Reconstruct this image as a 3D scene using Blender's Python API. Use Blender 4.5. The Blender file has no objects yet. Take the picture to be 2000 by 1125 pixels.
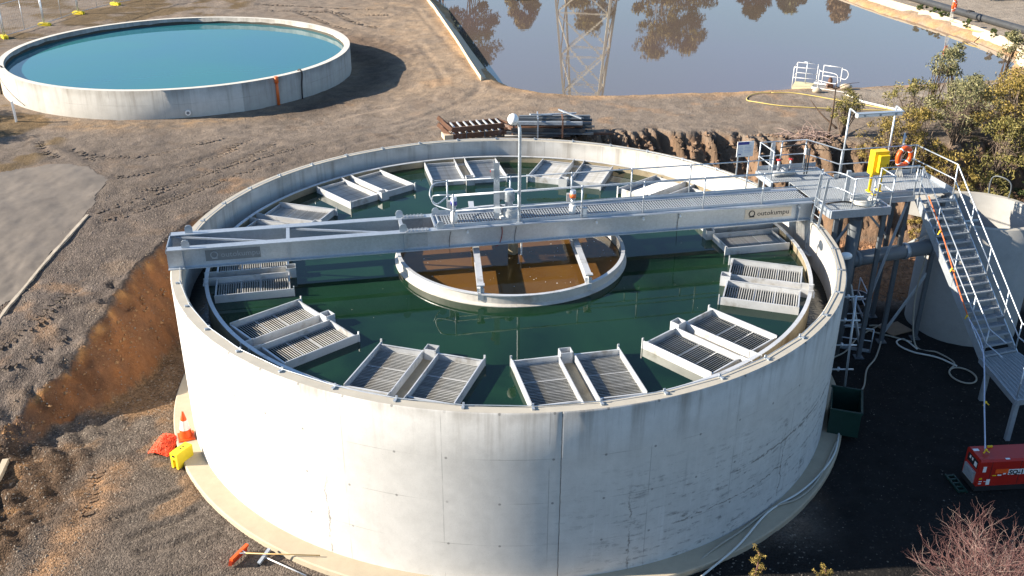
import bpy, math, random
import numpy as np
from mathutils import Vector, Matrix
random.seed(5); RNG=np.random.default_rng(7)
SC=bpy.context.scene; COL=SC.collection
R=math.radians
# ------------------------------------------------------------------ camera, world, sun, exposure
cd=bpy.data.cameras.new('camera'); cam=bpy.data.objects.new('camera',cd); COL.objects.link(cam)
cd.sensor_width=36; cd.lens=34.435; cd.clip_start=.1; cd.clip_end=2000
def cam_axes(pitch,yaw,roll):
    cp,sp,cy,sy=math.cos(pitch),math.sin(pitch),math.cos(yaw),math.sin(yaw)
    f=Vector((sy*cp,cy*cp,-sp)); r=Vector((cy,-sy,0)); u=r.cross(f)
    c,s=math.cos(roll),math.sin(roll)
    return c*r+s*u,-s*r+c*u,f
r_,u_,f_=cam_axes(.454059,.003405,.004939)
cam.matrix_world=Matrix(((r_.x,u_.x,-f_.x,0),(r_.y,u_.y,-f_.y,-27.9526),(r_.z,u_.z,-f_.z,16.7032),(0,0,0,1)))
SC.camera=cam
SUN_EL=23.5; SUN_AZ=4.0          # the sun stands to the left (-x), AZ degrees towards the camera side
w=bpy.data.worlds.new('World'); SC.world=w; w.use_nodes=True
nt=w.node_tree; bg=nt.nodes['Background']
sky=nt.nodes.new('ShaderNodeTexSky'); sky.sky_type='NISHITA'; sky.sun_disc=False
sky.sun_elevation=R(SUN_EL); sky.sun_rotation=R(270-SUN_AZ); sky.altitude=200; sky.air_density=1.15; sky.dust_density=.4; sky.ozone_density=3.6
nt.links.new(sky.outputs[0],bg.inputs[0]); bg.inputs[1].default_value=.074
sd=bpy.data.lights.new('sun','SUN'); sd.energy=4.9; sd.angle=R(.53); sd.color=(1,.88,.72)
so=bpy.data.objects.new('sun',sd); COL.objects.link(so); so.location=(-30,0,40)
dv=Vector((math.cos(R(SUN_EL))*math.cos(R(SUN_AZ)),math.cos(R(SUN_EL))*math.sin(R(SUN_AZ)),-math.sin(R(SUN_EL))))
so.rotation_euler=dv.to_track_quat('-Z','Y').to_euler()
vs=SC.view_settings; vs.view_transform='Standard'; vs.look='None'; vs.gamma=1; vs.use_curve_mapping=False; vs.exposure=1.45
SC.cycles.max_bounces=6; SC.cycles.diffuse_bounces=3

# ------------------------------------------------------------------ tagging
OFF={}
def tag(o,label=None,cat=None,group=None,kind=None):
    if label:o['label']=label
    if cat:o['category']=cat
    if group:o['group']=group
    if kind:o['kind']=kind
    return o
def thing(name,label,cat,loc=(0,0,0),rz=0,group=None):
    o=bpy.data.objects.new(name,None); COL.objects.link(o); o.empty_display_size=.2
    o.location=loc; o.rotation_euler=(0,0,rz); OFF[o.name]=np.array(loc,float) if rz==0 else np.zeros(3)
    return tag(o,label,cat,group)
def children(o): return [c for c in bpy.data.objects if c.parent==o]
def copy_tree(o,kids,loc,rz,label,group=None):
    """copy a thing, its parts and their sub-parts (meshes shared)"""
    n=o.copy(); COL.objects.link(n); n.location=loc; n.rotation_euler=(0,0,rz); n['label']=label
    if group:n['group']=group
    for c,gk in kids:
        d=c.copy(); COL.objects.link(d); d.parent=n
        for g in gk:
            e=g.copy(); COL.objects.link(e); e.parent=d
    return n
def tree_of(o): return [(c,children(c)) for c in children(o)]

# ------------------------------------------------------------------ mesh builder
class MB:
    def __init__(s): s.v=[]; s.f=[]; s.sm=[]
    def add(s,vs,fs,smooth=False):
        b=len(s.v); s.v.extend([tuple(map(float,q)) for q in vs]); s.f.extend([tuple(b+i for i in f) for f in fs])
        s.sm.extend([smooth]*len(fs) if isinstance(smooth,bool) else smooth); return s
    def box(s,c,d,rz=0,M=None):
        x,y,z=[k/2 for k in d]
        P=[(-x,-y,-z),(x,-y,-z),(x,y,-z),(-x,y,-z),(-x,-y,z),(x,-y,z),(x,y,z),(-x,y,z)]
        if M is not None: P=[tuple(M@Vector(p)+Vector(c)) for p in P]
        else:
            a,b=math.cos(rz),math.sin(rz); P=[(c[0]+a*p[0]-b*p[1],c[1]+b*p[0]+a*p[1],c[2]+p[2]) for p in P]
        return s.add(P,[(0,3,2,1),(4,5,6,7),(0,1,5,4),(1,2,6,5),(2,3,7,6),(3,0,4,7)])
    def bar(s,a,b,wd,h,up=(0,0,1)):
        """box from a to b, wd wide (sideways), h deep (along up); a,b on the axis"""
        a=Vector(a);b=Vector(b);d=b-a;L=d.length;x=d.normalized();u=Vector(up)
        if abs(x.dot(u))>.98:u=Vector((1,0,0))
        y=u.cross(x).normalized();z=x.cross(y)
        M=Matrix((x,y,z)).transposed()
        return s.box((a+b)/2,(L,wd,h),M=M)
    def tube(s,pts,r,n=8,caps=True,closed=False):
        P=[Vector(p) for p in pts];m=len(P);rs=r if hasattr(r,'__len__') else [r]*m
        vs=[];prev=None
        for i,p in enumerate(P):
            if closed:t=(P[(i+1)%m]-P[i-1])
            else:t=(P[min(i+1,m-1)]-P[max(i-1,0)])
            t=t.normalized() if t.length>1e-9 else Vector((0,0,1))
            if prev is None:
                u=Vector((0,0,1)) if abs(t.z)<.9 else Vector((1,0,0))
                x=t.cross(u).normalized()
            else:
                x=prev-t*prev.dot(t)
                x=x.normalized() if x.length>1e-6 else t.orthogonal().normalized()
            prev=x;y=t.cross(x)
            for k in range(n):
                a=2*math.pi*k/n;vs.append(p+(x*math.cos(a)+y*math.sin(a))*rs[i])
        fs=[]
        for i in range(m if closed else m-1):
            j=(i+1)%m
            for k in range(n):
                q=(k+1)%n;fs.append((i*n+k,i*n+q,j*n+q,j*n+k))
        sm=[True]*len(fs)
        if caps and not closed:
            fs.append(tuple(range(n))[::-1]);fs.append(tuple((m-1)*n+k for k in range(n)));sm+=[False,False]
        return s.add(vs,fs,sm)
    def lathe(s,prof,n=48,c=(0,0,0),a0=0,a1=2*math.pi,smooth=True,closed=False):
        """prof list of (r,z); closed: profile is a loop"""
        full=abs(a1-a0-2*math.pi)<1e-6;m=len(prof);N=n if full else n+1
        vs=[(c[0]+r*math.cos(a0+(a1-a0)*i/n),c[1]+r*math.sin(a0+(a1-a0)*i/n),c[2]+z) for i in range(N) for r,z in prof]
        fs=[]
        for i in range(n):
            j=(i+1)%N
            for k in range(m if closed else m-1):
                q=(k+1)%m;fs.append((i*m+k,j*m+k,j*m+q,i*m+q))
        s.add(vs,fs,smooth)
        if not full and closed:
            s.add([vs[k] for k in range(m)],[tuple(range(m))]); s.add([vs[n*m+k] for k in range(m)],[tuple(range(m))[::-1]])
        return s
    def prism(s,poly,z0,z1):
        n=len(poly);vs=[(x,y,z0) for x,y in poly]+[(x,y,z1) for x,y in poly]
        return s.add(vs,[tuple(range(n))[::-1],tuple(range(n,2*n))]+[(i,(i+1)%n,n+(i+1)%n,n+i) for i in range(n)])
    def extrude(s,prof,a,b,up=(0,0,1)):
        """prof [(side,up)] swept from a to b"""
        a=Vector(a);b=Vector(b);x=(b-a).normalized();y=Vector(up).cross(x).normalized();z=x.cross(y);n=len(prof)
        vs=[a+y*p+z*q for p,q in prof]+[b+y*p+z*q for p,q in prof]
        return s.add(vs,[tuple(range(n)),tuple(range(2*n-1,n-1,-1))]+[(i,n+i,n+(i+1)%n,(i+1)%n) for i in range(n)])
    def sphere(s,c,r,n=10,m=6,sc=(1,1,1)):
        prof=[(max(1e-4,math.sin(math.pi*i/m)),-math.cos(math.pi*i/m)) for i in range(m+1)]
        vs=[(c[0]+r*sc[0]*p*math.cos(2*math.pi*k/n),c[1]+r*sc[1]*p*math.sin(2*math.pi*k/n),c[2]+r*sc[2]*z) for k in range(n) for p,z in prof]
        M=m+1;fs=[(k*M+i,((k+1)%n)*M+i,((k+1)%n)*M+i+1,k*M+i+1) for k in range(n) for i in range(m)]
        return s.add(vs,fs,True)
    def mesh(s,name,off=(0,0,0)):
        V=np.array(s.v,float).reshape(-1,3)-np.asarray(off,float)
        me=bpy.data.meshes.new(name); me.from_pydata(V.tolist(),[],s.f)
        me.polygons.foreach_set('use_smooth',s.sm); me.update(); return me
    def build(s,name,m,parent=None,**k):
        if parent is not None: off=OFF[parent.name]
        else:
            V=np.array(s.v);lo=V.min(0);hi=V.max(0);off=np.array([(lo[0]+hi[0])/2,(lo[1]+hi[1])/2,lo[2]])
            if 'origin' in k: off=np.array(k.pop('origin'),float)
        o=bpy.data.objects.new(name,s.mesh(name,off)); COL.objects.link(o); o.data.materials.append(m)
        if parent is not None: o.parent=parent
        else: o.location=off
        OFF[o.name]=off
        if k: tag(o,**k)
        return o
def inst(src,name,parent,loc=(0,0,0),rot=(0,0,0)):
    o=bpy.data.objects.new(name,src.data); COL.objects.link(o); o.parent=parent; o.location=loc; o.rotation_euler=rot
    return o
def npmesh(name,V,F,m,parent=None,off=(0,0,0),smooth=False):
    V=np.asarray(V,np.float32)-np.asarray(off,np.float32);F=np.asarray(F,np.int32);k=F.shape[1]
    me=bpy.data.meshes.new(name); me.vertices.add(len(V)); me.vertices.foreach_set('co',V.ravel())
    me.loops.add(F.size); me.loops.foreach_set('vertex_index',F.ravel())
    me.polygons.add(len(F)); me.polygons.foreach_set('loop_start',np.arange(0,F.size,k,dtype=np.int32))
    me.polygons.foreach_set('use_smooth',np.full(len(F),smooth)); me.update(calc_edges=True); me.validate()
    me.materials.append(m)
    o=bpy.data.objects.new(name,me); COL.objects.link(o)
    if parent is not None:o.parent=parent
    else:o.location=off
    OFF[o.name]=np.asarray(off,float)
    return o
def spline(pts,k=6):
    P=[Vector(p) for p in pts];P=[2*P[0]-P[1]]+P+[2*P[-1]-P[-2]];out=[]
    for i in range(1,len(P)-2):
        a,b,c,d=P[i-1:i+3]
        for j in range(k):
            t=j/k;out.append(.5*((2*b)+(c-a)*t+(2*a-5*b+4*c-d)*t*t+(3*b-a-3*c+d)*t**3))
    return out+[P[-2]]
def text_mesh(txt,size,name,m,parent,M,extrude=.002,bold=0):
    cu=bpy.data.curves.new(name,'FONT'); cu.body=txt; cu.size=size; cu.extrude=extrude; cu.offset=bold; cu.resolution_u=2
    t=bpy.data.objects.new('tmp',cu); COL.objects.link(t)
    dg=bpy.context.evaluated_depsgraph_get(); me=bpy.data.meshes.new_from_object(t.evaluated_get(dg))
    bpy.data.objects.remove(t); me.name=name
    off=OFF[parent.name]; me.transform(Matrix.Translation(-Vector(off))@M); me.materials.append(m)
    o=bpy.data.objects.new(name,me); COL.objects.link(o); o.parent=parent; OFF[o.name]=off
    return o
def frame_mat(o,x,y):
    x=Vector(x).normalized();y=Vector(y).normalized();z=x.cross(y)
    M=Matrix((x,y,z)).transposed().to_4x4(); M.translation=Vector(o); return M

# ------------------------------------------------------------------ materials
class NT:
    def __init__(s,name):
        s.m=bpy.data.materials.new(name); s.m.use_nodes=True; s.t=s.m.node_tree; s.b=s.t.nodes['Principled BSDF']; s.tc=None
    def n(s,typ,**k):
        q=s.t.nodes.new(typ)
        for a,b in k.items(): setattr(q,a,b)
        return q
    def l(s,a,b): s.t.links.new(a,b)
    def obj(s):
        if not s.tc:s.tc=s.n('ShaderNodeTexCoord')
        return s.tc.outputs['Object']
    def val(s,x,inp):
        if hasattr(x,'links') or hasattr(x,'is_linked'): s.l(x,inp)
        else: inp.default_value=x
    def math(s,op,a,b=0,c=0,clamp=False):
        q=s.n('ShaderNodeMath',operation=op,use_clamp=clamp); s.val(a,q.inputs[0]); s.val(b,q.inputs[1]); s.val(c,q.inputs[2]); return q.outputs[0]
    def ss(s,x,a,b):
        q=s.n('ShaderNodeMapRange',interpolation_type='SMOOTHSTEP'); s.val(x,q.inputs[0]); q.inputs[1].default_value=a; q.inputs[2].default_value=b; return q.outputs[0]
    def noise(s,vec,scale,detail=4,rough=.55,dist=0):
        q=s.n('ShaderNodeTexNoise'); s.l(vec,q.inputs['Vector']); q.inputs['Scale'].default_value=scale; q.inputs['Detail'].default_value=detail
        q.inputs['Roughness'].default_value=rough; q.inputs['Distortion'].default_value=dist; return q.outputs['Fac']
    def mapv(s,vec,sc):
        q=s.n('ShaderNodeMapping'); s.l(vec,q.inputs[0]); q.inputs['Scale'].default_value=sc; return q.outputs[0]
    def mix(s,f,a,b,bt='MIX'):
        q=s.n('ShaderNodeMix',data_type='RGBA',blend_type=bt); s.val(f,q.inputs[0])
        for x,i in ((a,6),(b,7)):
            if isinstance(x,tuple): q.inputs[i].default_value=(*x,1) if len(x)==3 else x
            else: s.l(x,q.inputs[i])
        return q.outputs[2]
    def scale(s,col,f):
        c=s.n('ShaderNodeCombineXYZ')
        for i in range(3): s.val(f,c.inputs[i])
        return s.mix(1.0,col,c.outputs[0],'MULTIPLY')
    def bump(s,h,st,d=.02):
        q=s.n('ShaderNodeBump'); q.inputs['Strength'].default_value=st; q.inputs['Distance'].default_value=d; s.l(h,q.inputs['Height']); s.l(q.outputs[0],s.b.inputs['Normal'])
    def col(s,c): s.val((*c,1) if isinstance(c,tuple) else c,s.b.inputs['Base Color'])
    def done(s,rough=.7,metal=0,spec=.4):
        if not s.b.inputs['Roughness'].is_linked: s.b.inputs['Roughness'].default_value=rough
        s.b.inputs['Metallic'].default_value=metal; s.b.inputs['Specular IOR Level'].default_value=spec; return s.m
def plain(name,c,rough=.6,metal=0,var=.25,sc=4.,bump=0.,spec=.4,dirt=None,ov=.08):
    t=NT(name); v=t.obj(); a=t.noise(v,sc,5,.6); b=t.noise(v,sc*9,3)
    f=t.math('ADD',t.math('MULTIPLY',t.math('SUBTRACT',a,.5),var*2.2),t.math('MULTIPLY_ADD',t.math('SUBTRACT',b,.5),var*.9,1.0))
    oi=t.n('ShaderNodeObjectInfo'); f=t.math('MULTIPLY',f,t.math('MULTIPLY_ADD',oi.outputs['Random'],ov,1-ov/2))
    c2=t.scale(c,f)
    if dirt: c2=t.mix(t.math('MULTIPLY',t.ss(t.noise(v,sc*.7,6,.65),.52,.72),dirt[1]),c2,dirt[0])
    t.col(c2)
    if bump: t.bump(t.noise(v,sc*6,4),bump,.01)
    rr=t.math('MULTIPLY_ADD',a,.3,rough-.15); t.l(rr,t.b.inputs['Roughness'])
    return t.done(rough,metal,spec)
def steel(name,c,metal=.55,rough=.42):
    t=NT(name); v=t.obj(); vo=t.n('ShaderNodeTexVoronoi'); t.l(v,vo.inputs['Vector']); vo.inputs['Scale'].default_value=22
    sp=t.n('ShaderNodeSeparateColor'); t.l(vo.outputs['Color'],sp.inputs[0])
    a=t.noise(v,1.6,5,.6); st=t.noise(t.mapv(v,(6,6,.7)),1.5,4)
    f=t.math('ADD',t.math('MULTIPLY_ADD',sp.outputs[0],.14,.78),t.math('MULTIPLY',t.math('ADD',a,t.math('MULTIPLY',st,.5)),.22))
    t.col(t.scale(c,f)); t.l(t.math('MULTIPLY_ADD',a,.35,rough-.17),t.b.inputs['Roughness']); return t.done(rough,metal,.5)
def concrete(name,c,kind=0):
    """kind 1: big cast wall, 2: basin wall in panels, 0: plain"""
    t=NT(name); v=t.obj(); sx=t.n('ShaderNodeSeparateXYZ'); t.l(v,sx.inputs[0])
    big=t.noise(v,.55,5,.6); med=t.noise(v,3.1,5,.6); fine=t.noise(v,38,3,.6)
    f=t.math('ADD',t.math('MULTIPLY',t.math('SUBTRACT',big,.5),.26),t.math('ADD',t.math('MULTIPLY',t.math('SUBTRACT',med,.5),.32),t.math('MULTIPLY_ADD',t.math('SUBTRACT',fine,.5),.22,1.)))
    pit=t.n('ShaderNodeTexVoronoi'); t.l(v,pit.inputs['Vector']); pit.inputs['Scale'].default_value=13
    f=t.math('MULTIPLY',f,t.math('SUBTRACT',1.,t.math('MULTIPLY',t.math('LESS_THAN',pit.outputs['Distance'],.07),t.math('MULTIPLY',t.math('GREATER_THAN',med,.56),.5))))
    col=t.scale(c,f); h=t.math('ADD',fine,med)
    if kind:
        rad=10. if kind==1 else 9.0
        ang=t.math('ARCTAN2',sx.outputs[1],sx.outputs[0]); u=t.math('MULTIPLY',ang,rad); z=sx.outputs[2]
        cb=t.n('ShaderNodeCombineXYZ'); t.l(u,cb.inputs[0]); t.l(z,cb.inputs[1]); uv=cb.outputs[0]
        top=4.89 if kind==1 else 1.33
        # water streaks running down from the rim
        st=t.noise(t.mapv(uv,(2.4,.12,1)),1.,5,.65); st2=t.noise(t.mapv(uv,(7.,.25,1)),1.,3,.6)
        m=t.math('MULTIPLY',t.ss(st,.46,.72),t.ss(z,top-1.9,top-.05))
        col=t.mix(t.math('MULTIPLY',m,.58),col,(.18,.16,.13))
        dk=t.math('MULTIPLY',t.ss(z,top-.42,top-.02),t.ss(t.noise(t.mapv(uv,(1.1,.6,1)),1.,4,.6),.34,.62)); col=t.mix(t.math('MULTIPLY',dk,.42),col,(.17,.15,.12))
        m2=t.math('MULTIPLY',t.ss(st2,.5,.75),.28); col=t.mix(m2,col,(.62,.61,.58))
        # formwork lines
        for per,wd,dk in ((2.42,.010,.35),):
            fr=t.math('ABSOLUTE',t.math('SUBTRACT',t.math('FRACT',t.math('DIVIDE',t.math('ADD',u,100.7),per)),.5))
            ln=t.math('MULTIPLY',t.math('LESS_THAN',fr,wd/per),t.ss(t.noise(uv,.7,3),.42,.55))
            col=t.mix(t.math('MULTIPLY',ln,dk),col,(.08,.08,.08))
        wv=t.math('ADD',z,t.math('MULTIPLY',t.math('SUBTRACT',t.noise(uv,2.,4),.5),.03))
        for zz in ((1.22,2.44,3.66) if kind==1 else (.66,)):
            ln=t.math('MULTIPLY',t.math('LESS_THAN',t.math('ABSOLUTE',t.math('SUBTRACT',wv,zz)),.007),t.ss(t.noise(uv,.55,3),.45,.6))
            col=t.mix(t.math('MULTIPLY',ln,.4),col,(.1,.1,.09))
        if kind==1:
            jl=t.math('MULTIPLY',t.math('LESS_THAN',t.math('ABSOLUTE',t.math('SUBTRACT',t.math('ADD',u,14.521),t.math('MULTIPLY',t.math('SUBTRACT',t.noise(uv,3.,4),.5),.03))),.011),.75); col=t.mix(jl,col,(.06,.055,.05))
            # tie holes
            a=t.math('SUBTRACT',t.math('FRACT',t.math('DIVIDE',t.math('ADD',u,100),1.21)),.5); b=t.math('SUBTRACT',t.math('FRACT',t.math('DIVIDE',t.math('ADD',z,.62),1.22)),.5)
            d=t.math('SQRT',t.math('ADD',t.math('MULTIPLY',a,a),t.math('MULTIPLY',b,b)))
            hole=t.math('MULTIPLY',t.math('SUBTRACT',1.,t.ss(d,.018,.034)),t.ss(t.noise(uv,.9,2),.38,.46))
            col=t.mix(t.math('MULTIPLY',hole,.6),col,(.09,.09,.085))
            # leak stains on the right flank: horizontal weeps, cracks with lime
            reg=t.ss(ang,-1.62,-1.15)
            hz=t.noise(t.mapv(uv,(1.3,7.5,1)),1.,6,.7); blot=t.noise(uv,5.,5,.7)
            low=t.math('SUBTRACT',1.,t.ss(z,2.2,3.9))
            s1=t.math('MULTIPLY',t.math('MULTIPLY',t.ss(hz,.50,.64),t.ss(blot,.42,.58)),t.math('MULTIPLY',low,reg))
            col=t.mix(t.math('MULTIPLY',s1,.68),col,(.12,.12,.12))
            vr=t.noise(t.mapv(uv,(5.5,.22,1)),1.,4,.7); col=t.mix(t.math('MULTIPLY',t.math('MULTIPLY',t.ss(vr,.55,.72),low),t.math('MULTIPLY',reg,.5)),col,(.72,.72,.71)); col=t.mix(t.math('MULTIPLY',t.math('MULTIPLY',t.ss(vr,.40,.28),low),t.math('MULTIPLY',reg,.3)),col,(.2,.2,.2))
            rg=t.math('MULTIPLY',t.ss(blot,.66,.74),t.math('MULTIPLY',reg,.7)); col=t.mix(rg,col,(.12,.115,.11))
            for z0,sl,a0,a1,wd in ((2.25,.045,-1.05,-.05,.020),(1.3,.03,-1.25,-.3,.012)):
                cr=t.math('ADD',t.math('MULTIPLY_ADD',u,sl,z0+.3),t.math('MULTIPLY',t.math('SUBTRACT',t.noise(uv,1.7,6,.7),.5),.42))
                dd=t.math('ABSOLUTE',t.math('SUBTRACT',z,cr))
                ar=t.math('MULTIPLY',t.ss(ang,a0,a0+.15),t.math('SUBTRACT',1.,t.ss(ang,a1-.1,a1)))
                br=t.math('MULTIPLY',t.math('SUBTRACT',1.,t.ss(dd,wd*.4,wd*2.2)),t.math('MULTIPLY',ar,t.ss(t.noise(uv,2.6,3),.42,.52)))
                col=t.mix(t.math('MULTIPLY',br,.7),col,(.10,.085,.07))
            for a0 in (-.42,-.78,-1.28,-2.02):
                cu=t.math('ADD',a0*10,t.math('MULTIPLY',t.math('SUBTRACT',t.noise(uv,1.9,6,.7),.5),.5))
                dd=t.math('ABSOLUTE',t.math('SUBTRACT',u,cu))
                br=t.math('MULTIPLY',t.math('SUBTRACT',1.,t.ss(dd,.006,.03)),t.math('MULTIPLY',t.math('SUBTRACT',1.,t.ss(z,1.6,2.9)),t.ss(t.noise(uv,1.6,3),.44,.55)))
                col=t.mix(t.math('MULTIPLY',br,.7),col,(.12,.10,.085))
        else:
            # panels of the basin wall differ in tone
            wn=t.n('ShaderNodeTexWhiteNoise',noise_dimensions='1D'); t.l(t.math('FLOOR',t.math('DIVIDE',t.math('ADD',u,100.7),2.42)),wn.inputs['W'])
            col=t.scale(col,t.math('MULTIPLY_ADD',wn.outputs['Value'],.35,.75))
    t.col(col); t.bump(h,.25,.006); return t.done(.85,0,.25)

M={}
M['conc']=concrete('cast_concrete',(.56,.555,.535),1)
M['conc_top']=concrete('rim_concrete',(.40,.375,.32))
M['conc_plinth']=concrete('plinth_concrete',(.42,.36,.265))
M['conc_basin']=concrete('basin_concrete',(.47,.455,.42),2)
M['conc_plain']=concrete('plain_concrete',(.30,.30,.29))
M['conc_bank']=concrete('bank_concrete',(.50,.42,.31))
M['conc_dark']=concrete('wet_concrete',(.085,.075,.06))
M['galv']=steel('galvanised_steel',(.44,.49,.545))
M['galv_dull']=steel('dull_galvanised_steel',(.34,.375,.41),.35,.5)
M['galv_dark']=steel('dark_weathered_steel',(.10,.115,.13),.2,.55)
M['stainless']=plain('stainless_plate',(.56,.58,.60),.35,.3,.2,2.2,dirt=((.20,.17,.12),.65),ov=.16)
M['slat']=plain('slat_plate',(.39,.395,.39),.45,.2,.3,4,dirt=((.17,.15,.10),.6),ov=.35)
M['launder']=plain('launder_plate',(.27,.23,.16),.5,.1,.35,1.5,dirt=((.13,.085,.035),.8))
M['well']=plain('well_plate',(.52,.50,.46),.5,.1,.25,1.5,dirt=((.22,.18,.13),.6))
M['white']=plain('white_paint',(.80,.80,.79),.4,0,.08)
M['yellow']=plain('yellow_paint',(.80,.52,.015),.45,0,.12,3)
M['yellow_plastic']=plain('yellow_plastic',(.80,.62,.03),.5,0,.15,4)
M['yellow_hose']=plain('yellow_hose_rubber',(.56,.44,.14),.5,0,.2,3)
M['orange']=plain('orange_plastic',(.80,.10,.015),.45,0,.15,4)
M['orange_mesh']=plain('orange_netting',(.85,.10,.035),.5,0,.2,5)
M['orange_pipe']=plain('orange_pipe',(.60,.13,.03),.5,0,.2,3)
M['red']=plain('red_paint',(.42,.022,.015),.35,0,.15,2,dirt=((.10,.02,.015),.5))
M['black']=plain('black_rubber',(.02,.02,.022),.6,0,.3,5)
M['black_pipe']=plain('black_poly_pipe',(.045,.048,.052),.4,0,.3,2)
M['grey_pipe']=plain('grey_pvc_pipe',(.16,.18,.20),.45,0,.2,2)
M['grey']=plain('grey_paint',(.36,.38,.39),.45,.1,.15,4)
M['hose']=plain('beige_hose',(.36,.33,.27),.55,0,.2,3)
M['white_hose']=plain('white_hose',(.62,.62,.58),.5,0,.15,3)
M['rust']=plain('rusty_steel',(.15,.078,.05),.75,.1,.45,3,.2,dirt=((.30,.27,.25),.5))
M['wood']=plain('weathered_board',(.21,.15,.10),.8,0,.35,4)
M['broom_wood']=plain('broom_handle_wood',(.62,.40,.16),.5,0,.15,6)
M['green']=plain('dark_green_paint',(.012,.04,.032),.4,0,.25,4)
M['blue']=plain('blue_print',(.05,.06,.28),.5,0,.08)
M['ink']=plain('dark_print',(.03,.03,.03),.5,0,.05)
M['label_grey']=plain('grey_label_plate',(.16,.18,.20),.45,.1,.12,3)
M['label_light']=plain('brushed_label_plate',(.52,.48,.42),.35,.3,.2,5)
M['letter']=plain('pale_lettering',(.29,.32,.345),.5,0,.1)
M['stripe_blue']=plain('blue_white_cable',(.45,.50,.62),.5,0,.3,9)
M['line']=plain('white_line_paint',(.40,.35,.28),.8,0,.4,3,dirt=((.2,.16,.12),.7))
M['road']=plain('worn_concrete_road',(.165,.142,.12),.85,0,.3,.8,.2,dirt=((.105,.088,.075),.5))
M['track']=plain('loose_soil',(.135,.108,.085),.95,0,.4,6,.3)
M['stone']=plain('stone_chips',(.22,.18,.14),.9,0,.5,3)
def leafmat(name,cols,tr=.15):
    t=NT(name); g=t.n('ShaderNodeNewGeometry'); rp=t.n('ShaderNodeValToRGB'); t.l(g.outputs['Random Per Island'],rp.inputs[0])
    e=rp.color_ramp.elements
    while len(e)<len(cols): e.new(.5)
    for i,c in enumerate(cols): e[i].position=i/(len(cols)-1); e[i].color=(*c,1)
    t.col(rp.outputs[0]); t.b.inputs['Transmission Weight'].default_value=0
    t.b.inputs['Subsurface Weight'].default_value=0
    return t.done(.6,0,.25)
M['leaf_olive']=leafmat('olive_leaves',[(.065,.065,.02),(.14,.13,.04),(.23,.20,.06),(.30,.25,.09)])
M['leaf_gold']=leafmat('golden_leaves',[(.10,.08,.02),(.22,.165,.045),(.33,.24,.06),(.17,.14,.045)])
M['leaf_grey']=leafmat('grey_green_leaves',[(.10,.105,.05),(.19,.185,.09),(.28,.26,.13)])
M['leaf_green']=leafmat('green_leaves',[(.03,.05,.015),(.06,.085,.025),(.10,.12,.04)])
M['leaf_brown']=leafmat('dry_leaves',[(.10,.06,.03),(.17,.11,.055),(.22,.15,.08)])
M['leaf_tree']=leafmat('gum_tree_leaves',[(.07,.065,.015),(.15,.12,.03),(.22,.16,.05)])
M['bark']=plain('grey_bark',(.17,.13,.10),.9,0,.4,5)
M['bark_dark']=plain('dark_bark',(.075,.05,.035),.9,0,.4,5)
M['twig_red']=plain('reddish_twigs',(.18,.09,.083),.8,0,.4,6)
M['twig_pale']=plain('pale_twigs',(.33,.24,.21),.8,0,.3,6)
def water(name,c,rough,wave,wscale,var=None,spec=.5):
    t=NT(name); v=t.obj()
    if var:
        n=t.noise(v,var[1],4,.55,.6); t.col(t.mix(t.ss(n,.3,.7),c,var[0]))
    else: t.col(c)
    h=t.math('ADD',t.noise(t.mapv(v,(1,1.6,1)),wscale,3,.5),t.math('MULTIPLY',t.noise(v,wscale*5,2),.15))
    t.bump(h,wave,.05); t.b.inputs['IOR'].default_value=1.333
    return t.done(rough,0,spec)
M['w_pond']=water('pond_water',(.135,.108,.082),.012,.022,1.3,((.14,.105,.098),.05),1.0); M['w_pond'].node_tree.nodes['Principled BSDF'].inputs['IOR'].default_value=1.72
M['w_basin']=water('basin_water',(.027,.135,.185),.015,.016,2,((.028,.155,.165),.10))
M['w_tank']=water('clear_green_water',(.0085,.033,.0145),.012,.012,1.5,((.0035,.015,.0085),.35))
M['w_well']=water('brown_water',(.115,.058,.014),.02,.05,2.5,((.095,.045,.011),.7))
M['w_launder']=water('dark_launder_water',(.012,.013,.012),.05,.25,5)

# ------------------------------------------------------------------ terrain
POND_Z=3.30; PLAT=3.6
POND=[(-4.68,47.18),(-2.95,35.5),(-1.84,30.11),(-1.18,27.59),(-.58,25.26),(.12,23.95),(.99,23.12),(2.,22.51),(3.31,22.13),(5.31,22.16),(8.7,22.52),(12.49,23.09),(15.,23.55),(18.59,24.03),(21.77,24.52),(27.52,25.84),(30.56,31.36),(30.19,35.54),(28.72,42.41),(27.43,46.07),(25.5,58),(8,60),(-8,58.5)]
TOE=[(60,9.5),(24,10.2),(15.8,10.6),(11,11.6),(6,12.0),(3,11.8),(0,11.5),(-5.4,10.6),(-8.8,6.8),(-10.6,4),(-11.25,1.5),(-11.5,-.6),(-12.4,-2.2),(-13.4,-3.8),(-14.9,-6.0),(-18,-10),(-60,-40),(60,-40)]
RX=[-60,-14,-8.5,-6,-5,-4,-3,-2,0,3,6,9,14,60]; RZ=[.2,.1,.15,.25,.38,.62,1.05,1.5,2.25,2.9,3.3,3.5,3.6,3.6]
def hsh(i,j,s):
    n=(i*374761393+j*668265263+s*974634211)&0xffffffff
    n=((n^(n>>13))*1274126177)&0xffffffff
    n=n^(n>>16)
    return (n&0xffff)/65535.0
def vn(x,y,s=0):
    xi=np.floor(x).astype(np.int64); yi=np.floor(y).astype(np.int64); u=x-xi; v=y-yi; u=u*u*(3-2*u); v=v*v*(3-2*v)
    a=hsh(xi,yi,s); b=hsh(xi+1,yi,s); c=hsh(xi,yi+1,s); d=hsh(xi+1,yi+1,s)
    return (a*(1-u)+b*u)*(1-v)+(c*(1-u)+d*u)*v-.5
def fbm(x,y,s=0,o=4):
    t=0; a=1.
    for k in range(o): t=t+a*vn(x,y,s+k*17); x=x*2.03+5.1; y=y*2.03+1.7; a*=.5
    return t
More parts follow.
